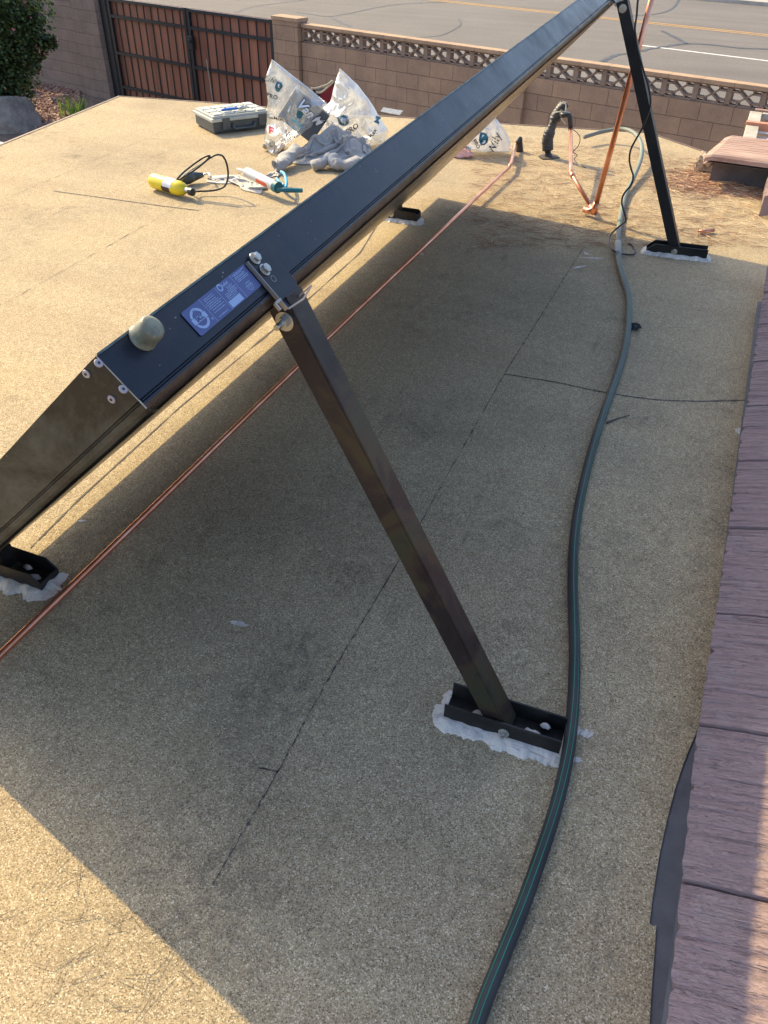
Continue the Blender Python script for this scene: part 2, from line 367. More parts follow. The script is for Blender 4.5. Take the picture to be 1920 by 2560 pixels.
cr = [([ZW(320, 245), ZW(400, 205), ZW(470, 180), ZW(560, 170), ZW(700, 140), ZW(850, 115), ZW(1010, 95), ZW(1200, 103), ZW(1450, 130), ZW(1659, 137)], .16),
      ([ZW(810, -10), ZW(870, 20), ZW(940, 55), ZW(1010, 95)], .14),
      ([ZQ(-5, 98), ZQ(130, 118), ZQ(260, 135), ZQ(420, 112), ZQ(640, 65), ZQ(880, 32), ZQ(1230, 18)], .07),
      ([ZQ(280, 140), ZQ(360, 180), ZQ(440, 215)], .10),
      ([ZQ(980, 305), ZQ(1160, 292), ZQ(1270, 250), ZQ(1340, 200), ZQ(1320, 150)], .05),
      ([(1552, 42), (1640, 35), (1680, 22), (1697, 0), (1700, -15)], .10), ([Z1(1220, 66), Z1(1300, 38), Z1(1420, 20), Z1(1659, -10)], .07)]
mb = MB()
for pts, w in cr:
    mb.grid(strip(spline([onroad(*p) for p in pts], 6), w, RZ+.007, .6))
mb.build('tar_crack', M['crack'], road)
# ---------------------------------------------------------------- walls
def wrot(): return Matrix((WU, -WN, V((0, 0, 1)))).transposed().to_4x4()
WAX = (WU, -WN, V((0, 0, 1)))
def breeze(mb, u0, u1, zb, hh=.205, t=.10):
    n = round((u1-u0)/.4064); w = (u1-u0)/n
    for i in range(n):
        uc = u0+w*(i+.5)
        def bar(a, b, th):
            p = WP(uc+a[0], 0, zb+hh/2+a[1]); q = WP(uc+b[0], 0, zb+hh/2+b[1]); d = (q-p); e = d.normalized()
            mb.box((p+q)/2, (d.length, t, th), (e, -WN, e.cross(-WN)))
        hw = w/2; hv = hh/2
        bar((-hw+.016, -hv), (-hw+.016, hv), .034); bar((hw-.018, -hv), (hw-.018, hv), .033)
        bar((-hw, hv-.009), (hw, hv-.009), .017); bar((-hw, -hv+.009), (hw, -hv+.009), .018)
        for sx in (-1, 1):
            for sy in (-1, 1):
                bar((sx*.002, sy*.001), (sx*.085, sy*.058), .021)
                bar((sx*.080, sy*.05), (sx*.080, sy*.10), .021)
                bar((sx*.075, sy*.052), (sx*.180, sy*.052), .0205)
def wall_run(label, u0, u1, mat, ztop=-.5):
    w = thing('block_wall', label, 'wall', WP((u0+u1)/2, 0, GZ))
    zb = ztop-.045-.205
    MB().box(WP((u0+u1)/2, 0, (GZ-.1+zb)/2), (u1-u0, .15, zb-GZ+.1), WAX).build('block_courses', mat, w, origin=WP(0, 0, 0), rot=wrot())
    m2 = MB(); breeze(m2, u0, u1, zb); m2.build('breeze_blocks', M['breeze'], w)
    MB().box(WP((u0+u1)/2, 0, ztop-.02), (u1-u0, .17, .05), WAX).build('coping', M['coping'], w, origin=WP(0, 0, 0), rot=wrot(), bevel=.006)
    return w
wr = wall_run('long tan block wall with a pierced top row running right of the gate', -1.93, -1.93+.4064*42, M['block'])
MB().box(WP(2.05, -.10, (GZ-.1-.78)/2), (.41, .06, -.78-GZ+.1), WAX).build('pilaster', M['block'], wr, origin=WP(0, 0, 0), rot=wrot())
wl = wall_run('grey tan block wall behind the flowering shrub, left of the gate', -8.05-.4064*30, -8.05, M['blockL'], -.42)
def pillar(label, u0, u1, zt, mat):
    p = thing('gate_pillar', label, 'pillar', WP((u0+u1)/2, 0, GZ))
    MB().box(WP((u0+u1)/2, -.02, (GZ-.1+zt-.05)/2), (u1-u0, .24, zt-.05-GZ+.1), WAX).build('pillar_shaft', mat, p, origin=WP(0, 0, 0), rot=wrot())
    MB().box(WP((u0+u1)/2, -.02, zt-.02), (u1-u0+.03, .27, .055), WAX).build('cap', M['coping'], p, bevel=.006, origin=WP(0, 0, 0), rot=wrot())
pillar('tan block pillar at the right end of the wooden gate', -2.50, -1.95, -.43, M['block'])
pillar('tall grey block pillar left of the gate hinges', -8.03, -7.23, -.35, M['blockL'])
# gate
g = thing('driveway_gate', 'double driveway gate of red brown boards in a black iron frame', 'gate', WP(-4.8, 0, GZ))
ZG0, ZG1 = GZ+.06, -.50
def gbar(mb, u0, u1, z0, z1, t=.05, d=-.02): mb.box(WP((u0+u1)/2, d, (z0+z1)/2), (abs(u1-u0), t, abs(z1-z0)), WAX)
for (ua, ub) in ((-6.96, -4.74), (-4.70, -2.60)):
    mb = MB(); gbar(mb, ua, ub, ZG0, ZG1, .02, .02)
    lf = mb.build('board_panel', M['wood'], g, origin=WP(0, 0, 0), rot=wrot())
    mb = MB(); gbar(mb, ua, ua+.06, ZG0, ZG1, .05); gbar(mb, ub-.06, ub, ZG0, ZG1, .05)
    for z in (ZG1-.03, ZG1-.30, -1.42, -2.02, ZG0+.03): gbar(mb, ua+.06, ub-.06, z-.024, z+.024, .045)
    k = round((ub-ua)/(.203))
    for i in range(1, k): gbar(mb, ua+i*(ub-ua)/k-.009, ua+i*(ub-ua)/k+.009, ZG0+.05, ZG1-.05, .012, .003)
    mb.build('iron_frame', M['iron'], g)
mb = MB(); gbar(mb, -7.20, -7.02, GZ-.05, ZG1+.03, .08, -.01); mb.build('post', M['iron'], g)
mb = MB(); gbar(mb, -2.57, -2.51, GZ-.05, ZG1+.03, .08, -.01); mb.build('post', M['iron'], g)
mb = MB(); gbar(mb, -4.70, -4.58, -1.13, -.92, .07, -.06); gbar(mb, -4.68, -4.60, -1.02, -.97, .03, -.11); mb.build('lock_box', M['iron'], g, bevel=.006)
mb = MB(); mb.tube([WP(-4.28, -.06, -1.25), WP(-4.22, -.06, -2.15)], .008, 6); mb.build('drop_rod', M['edge'], g)
# far side of the street: kerbside hedge
def leafcloud(centers, n, size, seed, squash=1.0):
    r = np.random.RandomState(seed); mb = MB()
    for _ in range(n):
        c, rad = centers[r.randint(len(centers))]; d = V(r.normal(size=3)).normalized(); q = rad*(r.rand()**.45)
        p = V(c) + V((d.x*q, d.y*q, d.z*q*squash)); a = V(r.normal(size=3)).normalized(); b = a.orthogonal().normalized()
        s = size*(.6+.8*r.rand()); w = a.cross(b)*s*.42; mb.add([p-a*s*.5, p+w, p+a*s*.5, p-w], [(0, 1, 2, 3)])
    return mb
def mat_leaf(name, c0, c1):
    a = N(name); gi = a.n('ShaderNodeNewGeometry'); c = a.ramp(gi.outputs['Random Per Island'], [(0, c0), (1, c1)])
    a.set(c, .5, 0, Specular_IOR_Level=.4); t = a.n('ShaderNodeBsdfTranslucent'); a.l(c, t.inputs[0])
    mx = a.n('ShaderNodeMixShader'); mx.inputs[0].default_value = .3; a.l(a.b.outputs[0], mx.inputs[1]); a.l(t.outputs[0], mx.inputs[2]); a.l(mx.outputs[0], a.out.inputs[0]); return a.m
M['leaf'] = mat_leaf('shrub_leaf', (.03, .06, .03), (.16, .21, .07))
M['hedge'] = mat_leaf('hedge_leaf', (.02, .04, .018), (.06, .09, .03))
M['grassm'] = mat_leaf('grass_blade', (.08, .17, .03), (.20, .33, .06))
M['bark'] = plain('bark', (.10, .075, .055), .9, bump=.01)
M['pink'] = plain('pink_petal', (.62, .22, .26), .6)
hd = []
for i in range(26): hd.append((WP(14+i*1.1, 32.6+.3*nz(i*.7), GZ+.7+.25*nz(i*.9, 4)), .95))
tag(leafcloud(hd, 9000, .16, 5).build('hedge', M['hedge']), 'dark clipped hedge beyond the far kerb of the street', 'hedge')
# flowering shrub
base = at(30, 300, GZ); sh = thing('flowering_shrub', 'dense dark green shrub with small pink flowers beside the boulder', 'shrub', base)
cs = []
r_ = np.random.RandomState(3)
for px, py, rad in [(-60, -40, .9), (20, -10, .75), (60, 40, .55), (-20, 70, .8), (40, 90, .55), (-70, 140, .9), (20, 160, .6), (60, 135, .35), (-30, 210, .7), (20, 235, .5), (90, 118, .22), (112, 108, .18), (128, 104, .12), (75, 60, .25), (60, 10, .3), (75, 160, .2), (50, 200, .3), (-100, 60, 1.0), (10, 260, .4), (85, 50, .2), (-40, 270, .5)]:
    p = card(px, py, base); cs.append((p, rad))
can = []
for px, py in [(70, 170), (100, 180), (130, 190), (160, 180), (190, 205), (150, 215), (215, 190), (250, 200), (230, 225), (205, 255), (125, 205), (235, 250), (265, 225), (285, 205), (225, 270), (95, 205), (60, 235), (240, 275)]:
    G_ = at(px, py, GZ); can.append((G_-V((1.21, -.5, -1))*2.75, .42))  # unseen crown, clusters set back along sun rays to shade the yard
tree = thing('unseen_shade_tree', 'unseen tree beyond the shrub, added to shade the yard in the upper left corner', 'tree', V((-16.5, 15.3, GZ)))
leafcloud(can, 9000, .16, 14).build('crown', M['leaf'], tree)
mb = MB(); mb.tube(spline([V((-16.5, 15.3, GZ-.1)), V((-16.4, 15.3, GZ+1.2)), V((-16.6, 15.4, GZ+2.4))], 6), [.12]*7+[.08]*6, 10); mb.build('trunk', M['bark'], tree)
n_ = []
for c, rad in cs: n_ += [(c, rad)]*max(1, int(rad*rad*12))
leafcloud(n_, 26000, .062, 9).build('foliage', M['leaf'], sh)
fl = MB()
for c, rad in cs[1:]:
    for _ in range(2):
        d = V(r_.normal(size=3)).normalized(); p = c+d*rad*.97+V((.1, -.1, .05))
        for k in range(5):
            a = V(r_.normal(size=3)).normalized(); b = a.orthogonal().normalized(); s = .024; fl.add([p, p+a*s+b*s*.5, p+a*s*1.4, p+a*s-b*s*.5], [(0, 1, 2, 3)])
fl.build('flowers', M['pink'], sh)
mb = MB()
for i in range(6):
    e = base+V((r_.normal()*.5, r_.normal()*.5, 1.6)); mb.tube(spline([base+V((r_.normal()*.12, r_.normal()*.12, -.05)), (base+e)/2+V((r_.normal()*.15, r_.normal()*.15, 0)), e], 5), .03, 6)
mb.build('stem', M['bark'], sh)
# boulders
def rock(name, label, c, s, seed, mat, parent=None, chunky=.35):
    import bmesh
    bm = bmesh.new(); bmesh.ops.create_icosphere(bm, subdivisions=4, radius=1)
    for v in bm.verts:
        d = v.co.normalized(); k = 1
        for j, a in enumerate([(1, .2, .1), (-.8, .5, .3), (.1, -.9, .4), (.2, .3, 1), (-.5, -.6, .6), (.6, .7, .5), (.1, .9, -.2)]):
            n_ = V(a).normalized(); n_.rotate(Matrix.Rotation(seed*.7, 3, 'Z')); pd = .72+.12*math.sin(seed*3+j*1.9)
            if d.dot(n_) > 0: k = min(k, pd/max(d.dot(n_), .01))
        k += chunky*.18*noise.fractal(d*2.2+V((seed, 0, 0)), .8, 2.1, 4); v.co = V((d.x*s[0], d.y*s[1], d.z*s[2]))*k
    me = bpy.data.meshes.new(name); bm.to_mesh(me); bm.free(); me.materials.append(mat)
    o = bpy.data.objects.new(name, me); C.objects.link(o); o.location = c
    if label: tag(o, label, 'rock')
    if parent: child(o, parent)
    return o
M['rock'] = plain('grey_boulder', (.27, .225, .19), .9, var=.35, scale=5, bump=.02, bs=14)
rock('boulder', 'big angular grey boulder at the foot of the flowering shrub', at(28, 318, GZ)+V((0, 0, .12)), (.62, .5, .50), 2.2, M['rock'])
# gravel and leaf litter on the yard
M['gravelm'] = N('red_gravel'); _a = M['gravelm']; _gi = _a.n('ShaderNodeNewGeometry')
M['gravelm'] = _a.set(_a.ramp(_gi.outputs['Random Per Island'], [(0, (.16, .06, .045)), (.5, (.34, .17, .12)), (1, (.52, .40, .30))]), .8)
mb = MB(); r_ = np.random.RandomState(4)
for _ in range(5200):
    px, py = r_.uniform(45, 200), r_.uniform(205, 320); p = at(px, py, GZ+.01); s = r_.uniform(.018, .05)
    a = V(r_.normal(size=3)).normalized()*s; b = a.orthogonal().normalized()*s*.8; c_ = a.cross(b).normalized()*s*.6
    mb.add([p+a, p-a, p+b, p-b, p+c_, p-c_], [(0, 2, 4), (2, 1, 4), (1, 3, 4), (3, 0, 4), (2, 0, 5), (1, 2, 5), (3, 1, 5), (0, 3, 5)])
tag(mb.build('gravel', M['gravelm']), 'reddish gravel scattered over the yard ground below the roof corner', 'gravel', kind='stuff')
gb = at(188, 292, GZ); mb = MB()
for i in range(70):
    p = gb+V((r_.normal()*.11, r_.normal()*.11, 0)); d = V((r_.normal()*.22, r_.normal()*.22, 1)).normalized(); L = r_.uniform(.18, .46); w = V((r_.normal(), r_.normal(), 0)).normalized()*.011
    q = p+d*L*.6; e = p+d*L+V((r_.normal()*.06, r_.normal()*.06, -.02)); mb.add([p-w, p+w, q+w*.9, q-w*.9, e], [(0, 1, 2, 3), (3, 2, 4)])
tag(mb.build('grass_tuft', M['grassm']), 'bright green tuft of grass past the left roof edge', 'grass')
M['whitepaint'] = plain('white_paint', (.74, .72, .68), .6)
mb = MB(); q = at(-4, 345, -1.0); mb.box(q+V((-.35, .12, -.15)), (.75, .30, .05)); tag(mb.build('white_board', M['whitepaint'], bevel=.005), 'white board end showing past the left roof edge', 'board')
# ================================================================ HOUSE
house = thing('house', 'low house with a sand coloured granule flat roof and red brown tile roof', 'house', (0, 2, GZ))
poly = [(-3.30, -1.5), (-4.053, 3.736), (-4.311, 5.187), (-3.56, 5.33), (-2.8, 5.43), (-2.223, 5.546), (-1.4, 5.73), (-.59, 5.918), (-.204, 5.585), (-.02, 5.35), (.25, 5.2), (.35, 4.9), (.35, 3.5)]
rb = [at(*D(1652, 640)), at(*D(1608, 860)), at(*D(1588, 1050)), at(*D(1560, 1250))]
rb = [V((p.x+.03, p.y, 0)) for p in rb]
rb += [at(*ZK(*q)) for q in [(335, 1200), (318, 1250), (300, 1290), (275, 1355), (250, 1430), (232, 1500), (215, 1570), (200, 1640), (190, 1700), (176, 1790), (165, 1880), (176, 1886), (188, 1885), (184, 1950), (175, 2060), (165, 2212)]]
pl = [V((x, y, 0)) for x, y in poly] + rb + [V((.16, .2, 0)), V((.16, -1.5, 0))]
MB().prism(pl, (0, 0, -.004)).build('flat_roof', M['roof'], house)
pl2 = [V((x, y, -.0045)) for x, y in poly] + [V((.5, 3.2, -.0045)), V((.5, -1.5, -.0045))]
MB().prism([V((p.x*1.0, p.y*1.0, -.0045)) for p in pl2], (0, 0, -.10)).build('roof_felt', M['felt'], house)
edge = [V((x, y, 0)) for x, y in poly[:11]]
P = []
for i, p in enumerate(edge):
    t = edge[min(i+1, len(edge)-1)]-edge[max(i-1, 0)]; s = V((-t.y, t.x, 0)).normalized()
    P.append([p-s*.004+V((0, 0, .003)), p+s*.014+V((0, 0, .003)), p+s*.016+V((0, 0, -.10)), p+s*.004+V((0, 0, -.10))])
MB().grid(P).build('drip_edge', M['fascia'], house)
MB().prism([V((x*.93+.02, y*.95, -.11)) for x, y in poly] + [V((3.5, 3.2, -.11)), V((3.5, -1.5, -.11))], (0, 0, GZ+.10)).build('wall', M['stucco'], house)
def seam(pts, w, wob=.8, z=.0015, nm='roof_seam'):
    q = spline([at(*D(*p)) for p in pts], 120 if len(pts) == 2 else 40); q = [p+V((nz(i*.31, 7)*.0022, 0, 0)) for i, p in enumerate(q)]
    MB().grid(strip(q, w, z, wob)).build(nm, M['tar'], house)
seam([(454, 1921), (596, 1675), (716, 1456), (875, 1188), (1090, 808)], .0015, 2.2)
seam([(1090, 808), (1262, 532)], .0020, 1.6)
seam([(1088, 808), (1200, 826), (1290, 845), (1400, 862), (1500, 867), (1610, 865)], (.0045))
seam([(115, 413), (240, 430), (340, 444), (430, 455)], .007)
q = [at(*ZL(*p)) for p in ((140, 1420), (370, 1190), (830, 770), (1310, 372), (1659, 60))]+[at(1000, 470), at(1150, 360)]
MB().grid(strip([a_.lerp(b_, k/8) for a_, b_ in zip(q, q[1:]) for k in range(8)], .004, .0015, .9)).build('roof_seam', M['tar'], house)
seam([(556, 1659), (575, 1662), (600, 1668)], .0022)
for x_, y0_, y1_ in ((-2.27, .2, 5.3), (-3.16, 1.5, 5.2)):
    MB().grid(strip([V((x_-.02*(k/40)*4+.003*nz(k*.2, x_), y0_+(y1_-y0_)*k/160, 0)) for k in range(161)], .0013, .0015, 2.0)).build('roof_seam', M['tar'], house)
def smear(cx, cy, L, W, ang, seed, nm='sealant_smear', n=26):
    c = at(cx, cy); pts = []
    for k in range(n):
        t = 2*math.pi*k/n; r = 1+.55*nz(math.cos(t)*2.2+seed, math.sin(t)*2.2); x = math.cos(t)*L*r; y = math.sin(t)*W*r
        pts.append(c+V((x*math.cos(ang)-y*math.sin(ang), x*math.sin(ang)+y*math.cos(ang), .0015)))
    MB().prism(pts, (0, 0, -.003)).build(nm, M['smear'], house)
for cx, cy, L, W, an, sd_ in [(596, 1559, .018, .007, .1, 3), (1448, 668, .035, .007, .9, 5), (1482, 646, .05, .006, .35, 6), (1465, 634, .02, .01, 2.1, 8), (1440, 1826, .010, .012, 0, 9), (1466, 1835, .012, .009, .4, 12), (1440, 1900, .010, .006, .3, 14), (1848, 1078, .010, .022, .1, 15), (1054, 636, .008, .010, .5, 17), (205, 1303, .01, .004, .5, 20)]:
    smear(cx, cy, L, W, an, sd_)
# tile roof (first course rises to the right)
th = math.radians(17); up = V((math.cos(th), 0, math.sin(th))); nn = V((-math.sin(th), 0, math.cos(th)))
mb = MB(); ED = lambda y: .205 + .010*(y-1) + .035*max(0, 1.0-y)
ys = [.73+.308*k for k in range(-7, 9)]
for row in range(5):
    for k, y0 in enumerate(ys):
        if row: y0 = y0 + .154*(row % 2)
        w = .303; nx, ny = 16, 66; jit = .004*nz(k*3.3, row*2.1); dzt = .002*nz(k*1.9, row+5)
        base_ = lambda y: V((ED(y)+jit, y, .052)) + up*(row*.34) + nn*(.002)
        top = []
        for i in range(nx+1):
            rowp = []; s = .41*i/nx
            for j in range(ny+1):
                y = y0+.0025+w*j/ny; hgt = .010*max(0, 1-s/.40) + .0036*(1-abs(nz(y*38, s*1.3, row)*2))+ .0035*nz(y*85, s*3) + .0016*nz(y*130, s*45)
                if row: hgt += 0
                hgt += dzt+(.004 if j > ny-7 else 0)*-1
                nose = 0
                if i == 0: nose = -.002; 
                ph_ = (y+.010*nz(y*9, row))/.082; ex = .0015*nz(y*40, row*3.3) + .012*max(0, math.cos(2*math.pi*ph_))**8*(.2+1.2*abs(nz(k*5.1+round(ph_)*2.7)))
                rowp.append(base_(y)+up*(s+(ex if i < 3 else 0)) + nn*(hgt+nose+.014))
            top.append(rowp)
        fr = [p - nn*.024 for p in top[0]]
        mb.grid([fr]+top)
        for sidej in (0, ny):
            mb.grid([[r[sidej] for r in top], [r[sidej]-nn*.03 for r in top]])
tr = mb.build('tile_roof', M['tile'], house, smooth=False)
mb = MB(); mb.grid([[V((.21, -2, .035)), V((.21, 3.2, .035))], [V((.21, -2, .035))+up*4, V((.21, 3.2, .035))+up*4]]); mb.grid([[V((.235, -2, .0)), V((.235, 3.2, 0))], [V((.235, -2, .045)), V((.235, 3.2, .045))]])
mb.build('roof_underlay', M['felt'], house)
# mortar/dark scalloped gaps are left by the wavy nose; far piece of the same tile edge
mb = MB(); p0 = at(1912, 490, .10); p1 = at(1908, 432, .10)
for i in range(1):
    g_ = [[V((p0.x+.006*nz(y*30)+s, p0.y+(p1.y-p0.y)*y, .10+.3*s+.005*nz(y*40, s*3))) for y in np.linspace(0, 1, 40)] for s in np.linspace(0, .8, 10)]
    fr = [p-V((0, 0, .06)) for p in g_[0]]; mb.grid([fr]+g_)
    mb.grid([[r[0] for r in g_], [r[0]-V((0, 0, .1)) for r in g_]])
mb.build('tile_edge', M['tile'], house)
# raised tiled overhang at the far right
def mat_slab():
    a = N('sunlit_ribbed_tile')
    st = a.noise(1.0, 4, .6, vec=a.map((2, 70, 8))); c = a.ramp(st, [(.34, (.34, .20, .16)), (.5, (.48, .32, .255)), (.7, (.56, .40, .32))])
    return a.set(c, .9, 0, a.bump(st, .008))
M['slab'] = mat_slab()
zf = .16; fl_, fr_ = at(*ZR(470, 1045), zf), at(*ZR(1659, 1205), zf); zb = .115; bl, br = at(*ZR(875, 695), zb), at(*ZR(1659, 790), zb)
fr_ = fl_+(fr_-fl_)*3.2; br = bl+(br-bl)*4.2
G = []; nb = 70
for i in range(nb+1):
    t = i/nb; row = []
    tooth = (t*15) % 1.0
    for j in range(30):
        s = j/29; a_ = fl_.lerp(fr_, s); b_ = bl.lerp(br, s); p = a_.lerp(b_, t); p = p+V((0, 0, .020*tooth*(1-tooth)*3 - (.012 if j == 0 else 0)))
        if j == 0: p.x += .008*nz(i*1.3)
        row.append(p)
    G.append(row)
oh = thing('tile_overhang', 'sunlit ribbed red tile overhang standing proud of the roof corner', 'tiles', (fl_+fr_)/2-V((0, 0, .16)))
mb = MB(); mb.grid(G); mb.grid([[p-V((0, 0, .02)) for p in G[0]], G[0]]); mb.grid([[r[0]-V((0, 0, .03)) for r in G], [r[0] for r in G]]); mb.grid([[p-V((0, 0, .03)) for p in G[0]], [p-V((0, 0, .03)) for p in G[-1]]])
mb.build('tile_course', M['slab'], oh)
q0, q1 = fl_+V((.05, .10, 0)), fr_+V((0, .10, 0))
MB().box((q0+q1)/2+V((0, .02, -.11)), ((q1-q0).length, .03, .20), ((q1-q0).normalized(), V((0, 1, 0)), V((0, 0, 1)))).build('wall', M['felt'], oh)
lump = rock('mortar_lump', None, at(*ZR(500, 1190), .05), (.075, .06, .075), 4.1, plain('crumbling_mortar', (.42, .35, .27), .95, var=.5, scale=30, bump=.01), oh, 1.2)
# white framed box beyond
sk = thing('evaporative_cooler', 'white framed rooftop box with a copper brown rail behind the ribbed tile overhang', 'cooler', V((.5, 6.5, -.3)))
xl = -.006; zt = 0.0; A_, B_, Dm = 5.95, 6.99, 6.53
ax = V((.995, -.06, 0)); ay = V((0, 1, 0))
def kb(mb, x0, x1, y0, y1, z0, z1):
    mb.prism([V((xl, 0, 0))+ax*x+ay*y+V((0, 0, z0)) for x, y in ((x0, y0), (x1, y0), (x1, y1), (x0, y1))], (0, 0, z1-z0))
M['cream'] = plain('dirty_white_paint', (.44, .40, .33), .7, var=.25, scale=9, bump=.002)
M['pane'] = plain('dusty_pale_panel', (.52, .47, .40), .5, var=.12, scale=8)
mb = MB(); kb(mb, 0, .085, A_, B_, -.04, .0); kb(mb, .087, 1.4, B_-.05, B_, -.04, .0); kb(mb, .087, 1.4, A_, A_+.08, -.04, 0); kb(mb, 0.01, 1.39, A_+.01, B_-.01, -2.2, -.14); mb.build('frame', M['cream'], sk, bevel=.004)
mb = MB(); kb(mb, .087, 1.39, Dm+.05, B_-.052, -.08, -.06); kb(mb, .087, 1.39, A_+.082, Dm-.05, -.08, -.06); mb.build('panel', M['pane'], sk)
mb = MB(); kb(mb, -.005, 1.4, Dm-.035, Dm+.02, -.03, .02); mb.build('rail', plain('rusty_copper_rail', (.55, .22, .12), .5), sk, bevel=.004)
mb = MB(); kb(mb, 0.03, 1.4, B_+.002, B_+.05, -.04, .012); mb.build('back_rail', plain('brown_rail', (.36, .20, .14), .6), sk)
# ================================================================ SOLAR COLLECTOR
Hn, Hf = V((-.600, .610, .835)), V((-.672, 4.20, .998)); Ln, Lf = V((-1.372, .610, .10)), V((-1.50, 4.0, .118))
col = thing('solar_collector', 'long tilted black framed solar collector on two struts above the flat roof', 'solar panel', V((-1, 2.3, 0)))
def frame_at(t):
    h = Hn.lerp(Hf, t); l = Ln.lerp(Lf, t); s = (h-l).normalized(); a = (Hf-Hn).normalized(); n = a.cross(s); n = -n if n.z < 0 else n
    return h, l, s, n.normalized(), a
def loftside(prof, which, t0=0, t1=1, n=24, off=0.0):
    G = []
    for i in range(n+1):
        t = t0+(t1-t0)*i/n; h, l, s, nn_, a = frame_at(t); o = h if which == 'h' else l; sg = 1 if which == 'h' else -1
        G.append([o+s*(sg*(x+off))+nn_*y for x, y in prof])
    return G
T_ = .082
web = [(-.016, .0), (-.002, .0), (0, -.002), (0, -.012), (0, -.0655), (-.0035, -.0672), (-.0035, -.0688), (-.0002, -.0705), (-.0006, -.0735)]
lip = [(-.0006, -.0735), (-.0022, -.0770), (-.0052, -.0808), (-.0095, -.0842), (-.0150, -.0868), (-.0190, -.0875)]
mb = MB(); mb.grid(loftside(web, 'h')); mb.grid(loftside(web, 'l'))
h0, l0, s0, n0, a0 = frame_at(1)
mb.prism([h0+n0*0, l0+n0*0, l0-n0*T_, h0-n0*T_], a0*.002)
mb.build('frame', M['frame'], col)
M['lip'] = mat_black('lower_lip_dust_and_reflection', (.020, .014, .011), .30, .65, (.15, .10, .06), spec=.6)  # brown paints in the roof's reflection, with some dust
MB().grid(loftside(lip, 'h', n=40)).build('lower_lip', M['lip'], col, smooth=True)
h0, l0, s0, n0, a0 = frame_at(0); w0 = (h0-l0).length
G = []
for y, x in ((0.0, .004), (-.0, -.0005), (-.0655, -.0005), (-.0672, .0032), (-.0688, .0032), (-.0705, -.0005), (-.078, .0008), (-.083, .004), (-.0875, .012)):
    G.append([h0-s0*(w0*k/20) + n0*y + a0*x for k in range(21)])
MB().grid(G).build('end_panel', M['end'], col)
mb = MB(); mb.tube([h0+n0*.000-s0*.001, h0-n0*.078-s0*.001], .0010, 6); mb.build('corner_seam', M['edge'], col)
GG = loftside([(-.004, .0014), (.0016, .0014), (.0016, -.0015)], 'h'); MB().grid(GG).build('top_lip', plain('green_grey_edge_highlight', (.10, .13, .12), .35, .4, var=.5, scale=30), col)  # pale lip, the bright edge highlight is put into its colour
G = []
for i in range(25):
    h, l, s, n, a = frame_at(i/24); G.append([h-s*.012+n*.0005, l+s*.012+n*.0005])
MB().grid(G).build('glazing', M['glass'], col)
G = []
for i in range(25):
    h, l, s, n, a = frame_at(i/24); G.append([h-s*(.010)-n*(T_+.0055), h.lerp(l, .3)-n*(T_+.005), h.lerp(l, .7)-n*(T_+.005), l+s*.01-n*(T_+.0055)])
MB().grid(G).build('back_sheet', M['back'], col)
# web surface point for a pixel
def onweb(x, y, off=0.0):
    d = ray(x, y); u = .1
    for _ in range(8):
        h, _, s, n, a = frame_at(u); t = (h-EYE).dot(s)/d.dot(s); p = EYE+d*t; u = min(1, max(0, (p-Hn).dot(a)/(Hf-Hn).length))
    return p+s*off
def onend(x, y, off=0.0):
    _, _, s, n, a = frame_at(0); nn_ = s.cross(n); nn_ = nn_ if nn_.y < 0 else -nn_; d = ray(x, y); t = (Hn-EYE).dot(nn_)/d.dot(nn_); return EYE+d*t+nn_*off, nn_
_, _, SW, NW, AW = frame_at(.1)
for q, f in (((452, 570), 0), ((565, 690), 0), ((400, 615), 1), ((517, 732), 1)):
    if f: p, d = onend(*ZL(*q)); 
    else: p, d = onweb(*ZL(*q)), SW
    rv = MB().tube([p, p+d*.0022], .0052, 16).build('rivet', M['rivet'], col, bevel=.0006)
    MB().tube([p+d*.0022, p+d*.0027], .0018, 10).build('rivet_pin', M['rivhole'], rv)
# port cap
p = onweb(*ZL(655, 452)); cp = []
prof = [(0, .0176), (.002, .0176), (.003, .0166), (.012, .0162), (.022, .0158), (.0255, .0150), (.0275, .0130), (.0282, .009), (.0284, .003)]
mb = MB(); mb.tube([p+SW*x for x, _ in prof], [r for _, r in prof], 28); mb.build('port_cap', M['cap'], col, smooth=True)
# rating label
ZP = crop(440, 660, .15672)
c00, c10, c01, c11 = [onweb(*ZP(*q), .0012) for q in ((60, 795), (1060, 10), (400, 1155), (1350, 370))]
LX = (c10-c00); LW = LX.length; LX = LX.normalized(); LY = (c00-c01); LH = LY.length; LY = (LY-LX*LY.dot(LX)).normalized(); LO = (c00+c01+c10+c11)/4-LX*LW/2-LY*LH/2
def lp(x, y, o=0.0): return LO+LX*(x*LW)+LY*(y*LH)+SW*o
rc = []
for cx_, cy_, s_ in ((.03, .06, 180), (.97, .06, 270), (.97, .94, 0), (.03, .94, 90)):
    for k in range(5):
        a_ = math.radians(s_+k*22.5); rc.append(lp(cx_+.03*math.cos(a_), cy_+.06*math.sin(a_)))
lab = MB().prism(rc, SW*.0006).build('rating_label', M['label'], col)
ink = MB()
def lbar(x0, y0, x1, y1, mb=ink, o=.0009): mb.add([lp(x0, y0, o), lp(x1, y0, o), lp(x1, y1, o), lp(x0, y1, o)], [(0, 1, 2, 3)])
for x in (.262, .50, .748): lbar(x-.002, .01, x+.002, .99)
lbar(.515, .04, .70, .30)
def ring(cx_, cy_, r0, r1, a0_, a1_, mb, o=.0009):
    n = 30; asp = LW/LH
    P = [[lp(cx_+r*math.cos(a_), cy_+r*asp*math.sin(a_), o) for r in (r0, r1)] for a_ in np.linspace(math.radians(a0_), math.radians(a1_), n)]
    mb.grid(P)
ring(.125, .49, .068, .092, 22, 158, ink); ring(.125, .49, .068, .092, 202, 338, ink); ring(.235, .22, .004, .010, 0, 360, ink)
